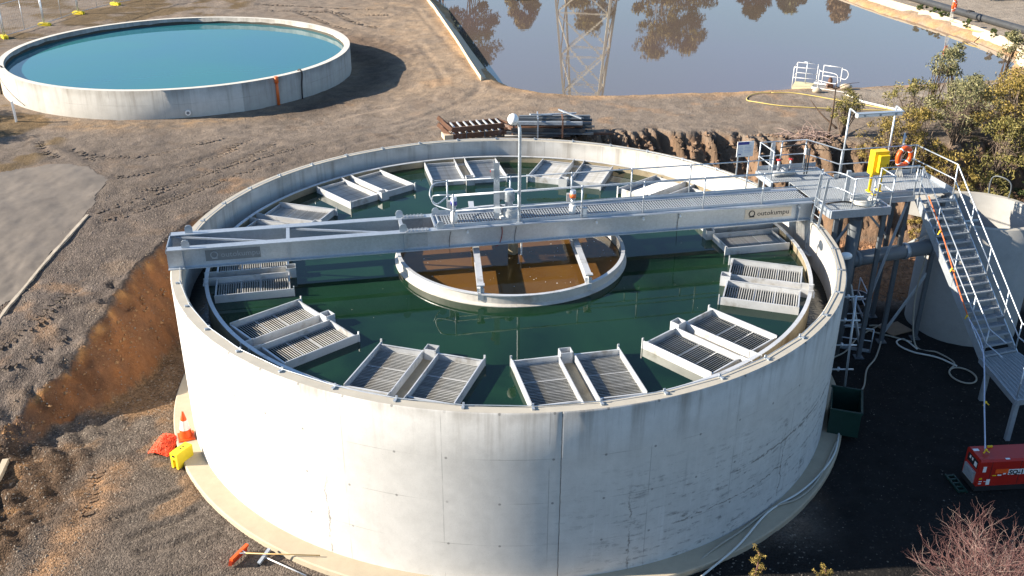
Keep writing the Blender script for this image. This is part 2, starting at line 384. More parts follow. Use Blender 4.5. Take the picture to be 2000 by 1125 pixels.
def pdist(x,y,P,closed=True):
    P=np.asarray(P,float); P=np.vstack([P,P[:1]]) if closed else P
    best=np.full(np.shape(x),1e9)
    for a,b in zip(P[:-1],P[1:]):
        d=b-a; t=np.clip(((x-a[0])*d[0]+(y-a[1])*d[1])/(d@d),0,1)
        best=np.minimum(best,(x-a[0]-t*d[0])**2+(y-a[1]-t*d[1])**2)
    return np.sqrt(best)
def inside(x,y,P):
    r=np.zeros(np.shape(x),bool); n=len(P)
    for i in range(n):
        x0,y0=P[i]; x1,y1=P[(i+1)%n]
        r^=((y0>y)!=(y1>y))&(x<(x1-x0)*(y-y0)/((y1-y0) or 1e-9)+x0)
    return r
def sst(x,a,b):
    t=np.clip((x-a)/(b-a),0,1); return t*t*(3-2*t)
def terrain(x,y,fine=True):
    """height and masks"""
    x=np.asarray(x,float); y=np.asarray(y,float)
    wl=1-sst(x,-7,0)
    B=wl*np.interp(y,RX,RZ)+(1-wl)*3.6
    B=B+.10*fbm(x*.35,y*.35,3,3)*sst(B,.1,.6)
    d=np.where(inside(x,y,TOE),-1,1)*pdist(x,y,TOE)
    left=1-sst(x,-2,4); wd=(.85+.6*sst(y,-3,0))*left+3.2*(1-left)
    n1=fbm(x*.9,y*.9,11,4)
    # rills run down the right-hand cut, slightly slanting
    q=x+.35*(d)
    rill=np.abs(vn(q*2.9+.6*vn(x*1.3,y*1.3,41),d*.35,40))*2+.6*np.abs(vn(q*5.6,d*.9,43))*2
    rillm=(1-left)*sst(d,.05,.7)
    de=d+(n1*.30+.42*fbm(x*.6,y*.6,13,3)-.22*np.abs(vn(x*2.3+y,y*2.3,14)))*left+(rill-.62)*1.0*rillm
    f=np.clip(de/wd,0,1)
    f=np.where(left>.5,f**.85,f**.9)
    h=B*f
    slope=(f>.02)&(f<.985)&(B>.5)
    slope_m=sst(f,.02,.10)*(1-sst(f,.93,.995))*sst(B,.35,.9)
    # pond
    pi=inside(x,y,POND); pd=pdist(x,y,POND)*np.where(pi,1,-1)
    h=np.where(pi,np.minimum(h,POND_Z-.06-np.clip(pd,0,3)*.45),np.where((pd>-3),np.minimum(h,POND_Z+.01+np.clip(-pd,0,3)*.42+.05*fbm(x*1.1,y*1.1,5,3)),h))
    bank=sst(pd,-1.9,-.2)*(~pi)
    # far left and right of the pond the land stays low
    h=np.where((x>29)&(y>24)&~pi,np.maximum(h,3.75*sst(-pd,.05,1.0)),h)
    if fine:
        big=fbm(x*.55,y*.55,21,4); sm=fbm(x*2.2,y*2.2,31,4)
        amp=.03+.10*sst(x,-9,-12)*(1-sst(y,-2,4))*sst(B,.2,.5)+.05*slope_m
        h=h+amp*sm+.04*big*sst(B,.3,1)+slope_m*(1-left)*(.16*np.abs(fbm(x*3.1,y*3.1,35,4))-.05+.10*fbm(x*6.5,y*6.5,37,3))
        # ripped, heaped soil at the near left corner
        hp=sst(-x,11.3,12.6)*(1-sst(y,-4.2,-2.6))
        h=h+hp*(.22*np.abs(fbm(x*1.3,y*1.3,51,4))+.05*np.sin((x*.75+y*.66)*9+3*fbm(x,y,53,2)))
        # wheel-rut scratches in the gravel beside the tank
    # ring ditch around the settling basin
    return h,f,slope_m,bank,pd,d,left,B
def Tz(x,y): return float(terrain(np.array([x]),np.array([y]),True)[0][0])
def drape(pts,dz=0.): return [(x,y,Tz(x,y)+dz) for x,y in pts]

def axis(lo,hi,step,far,g=1.22):
    a=list(np.arange(lo,hi+step/2,step)); s=step; v=a[-1]
    while v<far: s*=g; v+=s; a.append(v)
    s=step; v=a[0]
    while v>-far: s*=g; v-=s; a.insert(0,v)
    return np.array(a)
gx=axis(-24,22,.11,420,1.05); gy=axis(-13,18,.11,420,1.05)
gy=np.concatenate([gy[gy<18],np.arange(18,52,.2),[y for y in 52+.2*(1.12**np.arange(1,60)-1)/.12 if y<450]])
X,Y=np.meshgrid(gx,gy); H,F_,SL,BK,PD,DD,LF,BB=terrain(X,Y)
def ruts(H,pts,depth,wid):
    d=pdist(X,Y,pts,False); return H-depth*np.exp(-(d/wid)**2)+depth*.55*np.exp(-((d-wid*1.9)/(wid*.8))**2)
for P in ([(-10.4,-7.6),(-9.4,-6.9),(-8.75,-6.35)],[(-9.6,-8.3),(-8.6,-7.6),(-8.2,-7.2)],[(-9.2,-8.9),(-8.3,-8.5),(-7.7,-8.1)],[(-8.4,-9.9),(-7.2,-9.5)],[(-13.4,-9.3),(-12.2,-7.6),(-11.2,-7.2)],[(-14.5,-9),(-13,-7.4)]):
    H=ruts(H,P,.06,.11)
TRK=[([(-14.8,5.2),(-13.36,6.54),(-11.9,8.2),(-10.6,9.8),(-9.3,11.2)],1),([(-15.3,5.9),(-13.9,7.2),(-12.6,8.9),(-11.2,10.6),(-9.9,12.2),(-8.4,13.3)],.6),([(-14.2,7.6),(-13.3,8.3),(-12.2,9.8),(-11.1,11.4),(-10.2,13.2)],.9),([(-17.7,11.6),(-16.2,11.4),(-15.,11.7),(-13.7,13.1),(-12.6,13.8)],.9),([(-15.6,9.0),(-14.5,9.4),(-13.5,10.2),(-12.4,11.6),(-11.4,13.6)],.8),
 ([(-20.6,13.4),(-19.9,12.2),(-19.0,11.3)],1),([(-18.8,12.37),(-17.93,11.56),(-17.3,10.8)],1),([(-18.7,47.2),(-16.6,46.6),(-13.4,45.7),(-11,45.1),(-8.9,45.8)],1.4),([(-17.5,44.6),(-14.4,44.2),(-11.5,43.2),(-8.6,43.0)],1.4),([(-13.2,44.7),(-10.8,40.5),(-8.9,38.3)],1.4),([(-15.2,43.9),(-12.6,39.9),(-10.6,37.5)],1.3),([(-11.55,-5.6),(-11.3,-6.5),(-11.15,-7.6)],1.2),([(-15.4,-2.2),(-14.4,-1.7),(-13.9,-.9)],.9),([(-16.2,-1.8),(-15.0,-.6),(-14.3,.9)],.8)]
for P,q in TRK:
    P=[(p.x,p.y) for p in spline([(x,y,0) for x,y in P],3)]
    H=ruts(H,P,.035*q,.22)
for P in ([(-9,13),(-4,17.5),(-1.5,24),(-4,34),(-7,46)],[(-7.2,13),(-2.4,17),(.2,20.5)],[(-13,15),(-7,18),(-3.5,23),(-5.5,33)],[(-6,15),(2,18.5),(12,18),(20,20.5)],[(-5,14.2),(3,16.8),(12,16.4),(21,18.7)],[(-16,13),(-10,15.5),(-6,19)]):
    P=[(p.x,p.y) for p in spline([(x,y,0) for x,y in P],4)]
    H=ruts(H,P,.022,.2)
for P in ([(-13.2,1.25),(-12.8,1.2),(-12.4,1.4),(-12.0,.95),(-11.7,.8)],[(-13.15,.3),(-12.8,.55),(-12.45,.85)],[(-12.5,2.3),(-12.2,2.25),(-11.95,2.65)],[(-13.6,-2.1),(-13.1,-2.2),(-12.6,-2.0)],[(-14.3,-3.0),(-13.7,-3.3),(-13.2,-3.0)]):
    P=[(p.x+.05*math.sin(i*2.1),p.y+.05*math.cos(i*1.7)) for i,p in enumerate(spline([(x,y,0) for x,y in P],4))]
    H=ruts(H,P,.13,.10)
road_poly=[(-15.58,5.48),(-15.85,2.19),(-16.18,-.31),(-16.9,-4),(-26,-4),(-26,8),(-20.5,9.3),(-18.69,10.4),(-16.95,9.9),(-15.9,8.2)]
# tanks stand on flat ground
r1=np.hypot(X,Y); H=np.where(r1<10.6,np.minimum(H,0.)*0-.02+np.where(r1<9.5,-.6,0),H)
BC=(-17.9,25.75); BR_=9.08; BZ=3.6
r2=np.hypot(X-BC[0],Y-BC[1]); H=np.where(r2<BR_+.5,np.minimum(H,3.60),H); H=np.where(r2<BR_-.4,3.2,H)
H=H+.16*np.exp(-((r2-BR_-3.0)/1.0)**2)*np.abs(fbm(X*1.2,Y*1.2,61,4)+.3)*sst(Y,24,28)
H=np.where((np.hypot(X-16.4,Y-3.6)<1.7),-.3,H)
# soil colours (albedo, with a little light and shade painted in)
def mixc(a,b,m): return a*(1-m[...,None])+np.array(b)*m[...,None]
n_a=fbm(X*.25,Y*.25,71,4); n_b=fbm(X*.9,Y*.9,81,4); n_c=fbm(X*3,Y*3,91,3)
C=np.zeros(X.shape+(3,))+np.array((.13,.11,.096))          # grey-brown road gravel
C=mixc(C,(.195,.165,.14),sst(Y+2*n_a,9,18))                     # paler tan towards the pond
C=mixc(C,(.29,.225,.165),sst(X+2.5*n_b,-15,-6)*sst(Y,15,24)*(1-sst(X,0,4))*(.5+.5*sst(n_b,-.2,.2)))
C=mixc(C,(.112,.095,.086),(1-sst(Y+1.5*n_b,4,9))*sst(-X,10,11)) # dark gravel near left
C=mixc(C,(.34,.20,.10),sst(n_b,.26,.45)*sst(n_a,-.05,.3)*.3)     # orange sandy patches
C=mixc(C,(.17,.13,.10),sst(-n_b,.2,.45)*.5)
C=mixc(C,(.40,.255,.135),BK*sst(Y,16,20)*(.6+.4*sst(n_b,-.2,.1))) # sandy pond edge
C=mixc(C,(.30,.27,.235),sst(X,13,18)*sst(Y,18,22)*(1-BK)*.7)
red=np.array((.19,.085,.035))
C=mixc(C,(.205,.094,.042),SL*LF*(.85+.3*n_c))                    # red pit face
C=mixc(C,(.185,.122,.082),SL*(1-LF)*(.9+.3*n_c))                # brown rilled cut
C=mixc(C,(.115,.085,.062),SL*(1-LF)*sst(vn(X*2.2,DD*.8,47),.0,.35)*.8)
C=mixc(C,(.40,.22,.09),LF*sst(F_,.80,.93)*(1-sst(F_,.97,1.0))*sst(BB,.4,1)*.8*sst(n_c+.3*n_b,-.2,.3))  # crumbling lip, its sunlit edge painted brighter
fl=(1-sst(F_,.01,.06))                                          # excavation floor
C=mixc(C,(.16,.105,.065),fl*(1-sst(X,-9,-7))*sst(Y,-6,-2))
C=mixc(C,(.098,.084,.074),fl*(1-sst(X,-8,-5))*(1-sst(Y+1.2*n_b,-3.2,-2.2)))  # dark gravel by tank
C=mixc(C,(.20,.125,.07),fl*(1-sst(X,-8,-6))*sst(n_b+.25*n_c,.10,.35)*sst(Y,-8.5,-7)*.55)
C=mixc(C,(.225,.14,.082),np.exp(-((X+11.2+.4*n_b)/.55)**2)*(1-sst(Y,-5.6,-4.6))*(.6+.4*sst(n_c,-.1,.2))) # sandy wheel strip
C=mixc(C,(.075,.048,.03),sst(-X+.8*n_b,11.6,12.3)*(1-sst(Y,-5.2,-3.8))*.9)
C=mixc(C,(.17,.10,.05),sst(-X+.8*n_b,11.6,12.3)*(1-sst(Y,-5.2,-3.8))*sst(n_c+n_b,.15,.5)*.7)
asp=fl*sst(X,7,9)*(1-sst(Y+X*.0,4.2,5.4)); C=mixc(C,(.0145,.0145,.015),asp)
C=mixc(C,(.20,.105,.055),fl*sst(X,9,10)*sst(Y,4.8,6)*(.8+.4*n_c))
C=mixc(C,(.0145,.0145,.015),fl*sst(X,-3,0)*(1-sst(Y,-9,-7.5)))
C=mixc(C,(.13,.095,.055),(X<-19)*1.*sst(-X,19,20)*sst(n_a+n_b*.5,-.1,.1)*sst(Y,8,10))
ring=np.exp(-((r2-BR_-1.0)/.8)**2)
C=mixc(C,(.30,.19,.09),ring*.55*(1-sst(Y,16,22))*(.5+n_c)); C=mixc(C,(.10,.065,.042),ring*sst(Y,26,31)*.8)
C=mixc(C,(.055,.042,.034),np.exp(-((r2-BR_-1.6)/1.5)**2)*sst(X,-13,-9.5)*.75)  # basin's cast shadow deepened by a darker soil colour on its right
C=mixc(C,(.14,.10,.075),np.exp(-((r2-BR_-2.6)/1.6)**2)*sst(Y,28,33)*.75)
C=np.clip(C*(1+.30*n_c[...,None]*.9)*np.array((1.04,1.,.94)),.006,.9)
A=np.clip(.35+.5*fl+.4*sst(-X,10,11)*(1-sst(Y,6,10)),0,1)*(1-.8*asp)*(1-.75*SL)       # how stony
nY,nX=X.shape
V=np.stack([X,Y,H],-1).reshape(-1,3)
ii=np.arange(nY*nX).reshape(nY,nX); Fq=np.stack([ii[:-1,:-1],ii[:-1,1:],ii[1:,1:],ii[1:,:-1]],-1).reshape(-1,4)
t=NT('ground_soil'); v=t.obj(); at=t.n('ShaderNodeAttribute',attribute_name='soil')
vo=t.n('ShaderNodeTexVoronoi'); t.l(v,vo.inputs['Vector']); vo.inputs['Scale'].default_value=24
vo2=t.n('ShaderNodeTexVoronoi'); t.l(v,vo2.inputs['Vector']); vo2.inputs['Scale'].default_value=5.5
se=t.n('ShaderNodeSeparateColor'); t.l(vo.outputs['Color'],se.inputs[0]); se2=t.n('ShaderNodeSeparateColor'); t.l(vo2.outputs['Color'],se2.inputs[0])
nf=t.noise(v,7,6,.7); nm=t.noise(v,1.7,5,.65)
k=t.math('MULTIPLY',t.math('SUBTRACT',se.outputs[0],.5),t.math('MULTIPLY',at.outputs['Alpha'],.85))
k=t.math('ADD',k,t.math('MULTIPLY',t.math('SUBTRACT',nf,.5),.7)); k=t.math('ADD',k,t.math('MULTIPLY',t.math('SUBTRACT',nm,.5),.8))
k=t.math('MAXIMUM',t.math('ADD',k,1.0),.25)
c=t.scale(at.outputs['Color'],k)
c=t.mix(t.math('MULTIPLY',t.math('GREATER_THAN',se.outputs[1],.975),t.math('MULTIPLY',at.outputs['Alpha'],.5)),c,(.36,.31,.25))
t.col(c)
hh=t.math('ADD',t.math('MULTIPLY',t.math('SUBTRACT',1.,vo.outputs['Distance']),t.math('MULTIPLY_ADD',at.outputs['Alpha'],.6,.15)),t.math('MULTIPLY',nf,1.3))
hh=t.math('ADD',hh,t.math('MULTIPLY',nm,1.5)); t.bump(hh,.7,.05)
M['soil']=t.done(.95,0,.15)
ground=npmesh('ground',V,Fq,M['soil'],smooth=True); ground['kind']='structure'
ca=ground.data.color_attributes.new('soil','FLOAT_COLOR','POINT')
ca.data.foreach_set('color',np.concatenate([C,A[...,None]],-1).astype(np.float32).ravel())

# water of the pond (reaches under its banks)
mb=MB(); P=[(-14,20),(36,20),(36,62),(-14,62)]; mb.add([(x,y,POND_Z) for x,y in P],[(0,1,2,3)]); mb.build('pond_water',M['w_pond'],kind='structure',origin=(10,40,POND_Z))
# worn concrete road at the left with its pale edge line
def sheet(name,poly,dz,m,n=60,**kw):
    xs=[p[0] for p in poly]; ys=[p[1] for p in poly]
    gx=np.linspace(min(xs),max(xs),n); gy=np.linspace(min(ys),max(ys),n); XX,YY=np.meshgrid(gx,gy)
    dd=np.where(inside(XX,YY,poly),1,-1)*pdist(XX,YY,poly)+.35*fbm(XX*.8,YY*.8,5,3)*kw.pop('ragged',1)
    Z=terrain(XX,YY,True)[0]+dz
    ok=dd>0; idx=np.arange(n*n).reshape(n,n); fs=[]
    Q=np.stack([idx[:-1,:-1],idx[:-1,1:],idx[1:,1:],idx[1:,:-1]],-1).reshape(-1,4)
    Q=Q[ok.reshape(-1)[Q].all(1)]
    Vv=np.stack([XX,YY,Z],-1).reshape(-1,3); used=np.unique(Q); mp=np.zeros(n*n,int); mp[used]=np.arange(len(used))
    o=npmesh(name,Vv[used],mp[Q],m,off=(np.mean(xs),np.mean(ys),Vv[used][:,2].min()),smooth=True); o['kind']='structure'; return o
sheet('road',road_poly,.014,M['road'],150,ragged=2.0)
def strip(name,pts,wd,dz,m,th=.03,kind='structure',wig=.0):
    P=spline([(x,y,0) for x,y in pts],10); mb=MB(); L=[]
    for i,p in enumerate(P):
        tq=(P[min(i+1,len(P)-1)]-P[max(i-1,0)]).normalized(); nn=Vector((-tq.y,tq.x,0)); ww=wd*(1+wig*random.uniform(-1,1))
        z=float(terrain(np.array([p.x]),np.array([p.y]),False)[0][0])+dz
        for s,zz in ((-.5,-.15),(-.5,0),(.5,0),(.5,-.15)): L.append((p.x+nn.x*s*ww,p.y+nn.y*s*ww,z+zz))
    fs=[(i*4+k,i*4+k+1,i*4+5+k,i*4+4+k) for i in range(len(P)-1) for k in range(3)]
    mb.add(L,fs); return mb.build(name,m,kind=kind)
strip('road_edge_line',[(-15.5,5.6),(-15.78,2.6),(-16.05,.4),(-16.5,-2.2),(-17.1,-4.5)],.10,.045,M['line'],wig=.25)
strip('kerb',[(-14.2,-5.2),(-13.98,-6.4),(-13.7,-7.6)],.16,.18,M['conc_bank'])
# lug tracks left by a loader's tyres
def nearest(gr,v): return np.clip(np.searchsorted(gr,v),0,len(gr)-1)
def track(pts,q_):
    wd,pitch,hgt=.44,.19,.022*q_
    P=spline([(x,y,0) for x,y in pts],24); mb=MB(); acc=0; L=0
    for i in range(1,len(P)):
        sg=(P[i]-P[i-1]); L+=sg.length
        while acc<L:
            p=P[i]; tq=sg.normalized(); nn=Vector((-tq.y,tq.x,0)); z=float(H[nearest(gy,p.y),nearest(gx,p.x)])
            for s in (-1,1):
                if random.random()<.22+.2*math.sin(acc*1.3): continue
                j=Vector((random.uniform(-.03,.03),random.uniform(-.03,.03),0))
                a=p+nn*s*wd*.05+j; b=p+nn*s*wd*random.uniform(.42,.56)-tq*pitch*.45+j; q=random.uniform(.6,1.3)
                mb.bar((a.x,a.y,z+.012),(b.x,b.y,z+.012),pitch*.55*q,hgt*q*2)
            acc+=pitch
    o=mb.build('tyre_track',M['soil'],kind='structure'); me=o.data; off=OFF[o.name]
    cc=np.array([[*C[nearest(gy,v.co.y+off[1]),nearest(gx,v.co.x+off[0])],.4] for v in me.vertices],np.float32)
    ca=me.color_attributes.new('soil','FLOAT_COLOR','POINT'); ca.data.foreach_set('color',cc.ravel()); return o
for P,q_ in TRK: track(P,q_)
# loose stones and clods: nobody could count them
def pebbles(name,n,fx,sz,m,label,seed):
    g=np.random.default_rng(seed); P=[];S=[]
    while len(P)<n:
        x,y,s=fx(g); P.append((x,y)); S.append(s)
    P=np.array(P); S=np.array(S)*sz*g.uniform(.5,1.6,n); Z=terrain(P[:,0],P[:,1])[0]
    base=np.array([(1,0,0),(-1,0,0),(0,1,0),(0,-1,0),(0,0,1),(0,0,-1)],float)
    V=base[None]*g.uniform(.6,1.2,(n,6,1))*S[:,None,None]; a=g.uniform(0,6.3,n); ca_,sa=np.cos(a)[:,None],np.sin(a)[:,None]
    V=np.stack([V[...,0]*ca_-V[...,1]*sa,V[...,0]*sa+V[...,1]*ca_,V[...,2]*.7+V[...,0]*.2],-1)+np.stack([P[:,0],P[:,1],Z],-1)[:,None]
    f=np.array([(0,2,4),(2,1,4),(1,3,4),(3,0,4),(2,0,5),(1,2,5),(3,1,5),(0,3,5)])
    Fp=(f[None]+6*np.arange(n)[:,None,None]).reshape(-1,3)
    o=npmesh(name,V.reshape(-1,3),Fp,m); tag(o,label,'stones',kind='stuff')
def left_zone(g):
    x=g.uniform(-16,-10.3); y=g.uniform(-10,8); return x,y,1.
pebbles('gravel_stones',2600,left_zone,.030,M['stone'],'loose stones scattered over the dark gravel left of the tank',3)
def lip(g):
    k=g.integers(0,6); P=[(-11.9,4),(-12.3,1.6),(-12.6,-.2),(-13.3,-1.8),(-14.2,-3.6),(-15.5,-5.6)]
    t_=g.uniform(0,1); k=min(k,4); a,b=P[k],P[k+1]
    return a[0]+(b[0]-a[0])*t_+abs(g.normal(0,.35)),a[1]+(b[1]-a[1])*t_+g.normal(0,.2),g.choice([1,1,1,2,3])
pebbles('soil_clods',420,lip,.022,plain('orange_clods',(.30,.17,.08),.95,0,.5,3),'orange clods crumbling along the lip of the excavation',4)
def rub(g):
    x=g.uniform(11,19); return x,g.uniform(5.2,10.5),g.choice([1,1,1,2,2.5])
pebbles('rubble',3400,rub,.05,plain('brown_rubble',(.26,.14,.075),.95,0,.5,2),'brown rubble on the floor below the rilled cut',6)
def asph(g):
    while True:
        x=g.uniform(3,16); y=g.uniform(-12,1)
        if math.hypot(x,y)>10.7: return x,y,g.choice([.6,.6,1,1.6])
pebbles('debris',260,asph,.016,plain('pale_debris',(.13,.12,.10),.9,0,.5,3),'small pale bits of debris scattered over the dark ground',8)
def lipr(g):
    x=g.uniform(3,15); return x,g.uniform(11.8,14.9),g.choice([1,1,1.5,2.5])
pebbles('cut_stones',1500,lipr,.045,plain('cut_clods',(.20,.135,.09),.95,0,.5,3),'clods and stones lying on the rilled cut behind the tank',9)
# concrete bank slabs of the pond
def bankslab(name,top,bot,z0,z1,m,th=.16):
    mb=MB(); n=len(top); vs=[]
    for (a,b),(c,d) in zip(top,bot): vs+= [(a,b,z1),(c,d,z0),(c,d,z0-th-.3),(a,b,z1-th-.3)]
    fs=[(i*4+k,i*4+(k+1)%4,i*4+4+(k+1)%4,i*4+4+k) for i in range(n-1) for k in range(4)]+[(0,3,2,1),((n-1)*4,(n-1)*4+1,(n-1)*4+2,(n-1)*4+3)]
    mb.add(vs,fs); return mb.build(name,m,kind='structure')
bankslab('pond_bank',[(-1.55,24.3),(-2.4,28.8),(-3.25,33.5),(-5.6,45.6),(-8.6,59)],[(-.75,25.3),(-1.5,29.4),(-2.45,34.),(-4.75,46.),(-7.8,59)],3.22,3.86,M['conc_bank'])
bankslab('pond_bank',[(26.6,59),(28.6,48.2),(30.04,42.84),(30.9,38.11),(31.5,32.6),(29.3,26)],[(25.2,58.8),(27.35,46.9),(28.85,42.1),(30.15,36.5),(30.6,31.6),(28.2,26.2)],3.1,3.95,M['conc_bank'])

# ------------------------------------------------------------------ big clarifier tank
RO,RI,RH=10.0,9.68,4.89
tank=thing('clarifier_tank','large round concrete clarifier tank in the foreground under the walkway bridge','tank',(0,0,0))
th=[]; ja=math.radians(-83.2)
for i in range(360): th.append(i*math.pi/180-math.pi)
for jj in (ja,): th+= [jj-.0022,jj-.0008,jj+.0008,jj+.0022]
th=sorted(th); n=len(th); mb=MB(); zs=[.0,1.2,2.4,3.6,RH-.03]
vs=[]
for a in th:
    q=abs(a-ja)<.0011; ro=RO-(.008 if q else 0)
    for z in zs: vs.append((ro*math.cos(a),ro*math.sin(a),z))
    vs.append(((ro-.03)*math.cos(a),(ro-.03)*math.sin(a),RH))
m=len(zs)+1
fs=[(i*m+k,((i+1)%n)*m+k,((i+1)%n)*m+k+1,i*m+k+1) for i in range(n) for k in range(m-1)]
mb.add(vs,fs,True); mb.lathe([(RI,RH-.03),(RI,3.0)],180); mb.build('wall',M['conc'],tank)
mb=MB(); mb.lathe([(RO-.03,RH+.001),(RI+.03,RH+.001),(RI,RH-.03)],180,smooth=False); mb.build('rim',M['conc_top'],tank)
mb=MB(); mb.lathe([(9.9,.16),(10.55,.16),(10.58,.13),(10.58,-.25)],160,smooth=False); mb.build('footing',M['conc_plinth'],tank)
mb=MB(); mb.lathe([(9.68,3.62),(9.06,3.62)],120); mb.build('launder_floor',M['w_launder'],tank)
mb=MB(); mb.lathe([(9.11,3.4),(9.11,4.42),(9.04,4.42),(9.04,3.2)],180,smooth=False); lw=mb.build('launder_wall',M['launder'],tank)
mb=MB(); mb.lathe([(9.13,4.405),(9.13,4.425),(9.02,4.425),(9.02,4.405)],180,smooth=False,closed=True); mb.build('launder_lip',M['stainless'],tank)
# thin cable clipped round the inner edge of the rim
na=40; cl=[]
for i in range(na):
    a=2*math.pi*(i+.35)/na; cl.append((9.76*math.cos(a),9.76*math.sin(a),RH+.045))
mb=MB()
for i in range(na): mb.tube([cl[i],cl[(i+1)%na]],.011,5,False)
mb.build('rim_cable',M['galv'],tank)
mb=MB(); mb.box((0,0,.02),(.16,.05,.04)).box((-.05,0,.06),(.03,.05,.08)).box((.05,0,.035),(.05,.07,.02)); c0=None
for i in range(na):
    a=2*math.pi*(i+.35)/na
    if c0 is None: c0=MB(); c0.v,c0.f,c0.sm=mb.v,mb.f,mb.sm; o=c0.build('cable_clip',M['galv'],tank); c0=o
    else: o=inst(c0,'cable_clip',tank)
    o.location=(9.80*math.cos(a),9.80*math.sin(a),RH); o.rotation_euler=(0,0,a)
# water inside
mb=MB(); mb.lathe([(9.05,4.18),(3.40,4.18)],96); mb.build('clarifier_water',M['w_tank'],kind='structure',origin=(0,0,4.18))
mb=MB(); mb.lathe([(3.45,4.22),(.001,4.22)],64); mb.build('feedwell_water',M['w_well'],kind='structure',origin=(0,0,4.22))
g=np.random.default_rng(44)
def specks(name,n,fr,z,m,lab,s0):
    mb=MB()
    for _ in range(n):
        x,y=fr(); r=s0*g.uniform(.4,1.4); k=6; mb.add([(x+r*math.cos(2*math.pi*q/k)*g.uniform(.6,1.3),y+r*math.sin(2*math.pi*q/k)*g.uniform(.6,1.3),z) for q in range(k)]+[(x,y,z+.006)],[(q,(q+1)%k,k) for q in range(k)],True)
    tag(mb.build(name,M[m]),lab,'foam',kind='stuff')
def fwf():
    a=g.uniform(0,6.28); r=3.35*math.sqrt(g.uniform()); return r*math.cos(a),r*math.sin(a)
def ckf():
    a=g.uniform(0,6.28); r=g.uniform(3.7,8.8); return r*math.cos(a),r*math.sin(a)
specks('foam_flecks',90,fwf,4.224,'white_hose','pale foam flecks floating on the brown feed well water',.016)
specks('floating_specks',28,ckf,4.184,'hose','tiny specks floating on the green tank water',.012)
# ------------------------------------------------------------------ centre feed well
fw=thing('feed_well','round pale steel feed well of brown water in the middle of the tank','feed well',(.05,.05,3.4))
mb=MB(); mb.lathe([(3.50,3.2),(3.50,4.50),(3.44,4.50),(3.44,3.2)],120,c=(.05,.05,0),smooth=False); mb.build('ring',M['well'],fw)
mb=MB(); mb.lathe([(3.47,4.485),(3.54,4.485),(3.54,4.515),(3.43,4.515),(3.43,4.485)],120,c=(.05,.05,0),smooth=False,closed=True); mb.build('lip',M['stainless'],fw)
mb=MB(); mb.lathe([(3.55,4.15),(3.60,4.15),(3.60,4.20),(3.50,4.24)],120,c=(.05,.05,0),smooth=False); mb.build('skirt_flange',M['well'],fw)
IP=[(-.09,0),(.09,0),(.09,.02),(.012,.02),(.012,.24),(.09,.24),(.09,.26),(-.09,.26),(-.09,.24),(-.012,.24),(-.012,.02),(-.09,.02)]
for x0 in (-1.06,2.02):
    a=Vector((.05+x0-.30,.05+math.sqrt(3.46**2-(x0-.3)**2),4.50)); b=Vector((x0+.05+.22,.05-math.sqrt(3.46**2-(x0+.22)**2)-.06,4.50))
    mb=MB(); mb.extrude(IP,a,b); bo=mb.build('support_beam',M['stainless'],fw)
    mb=MB(); d=(b-a).normalized(); mb.bar(b-d*.13+Vector((0,0,.275)),b+d*.03+Vector((0,0,.275)),.22,.03); mb.bar(b-d*.10,b-d*.07,.2,.3).box((b.x,b.y,4.42),(.16,.05,.2)); mb.build('end_plate',M['stainless'],bo)
mb=MB(); mb.tube([(.12,.14,3.2),(.12,.14,5.35)],.16,16); mb.build('drive_shaft',M['launder'],fw)
mb=MB(); mb.tube([(.38,.0,3.4),(.38,.0,4.75)],.03,8).tube([(-1.1,.9,3.6),(-1.1,.9,4.55)],.045,8); mb.build('sample_pipe',M['stainless'],fw)

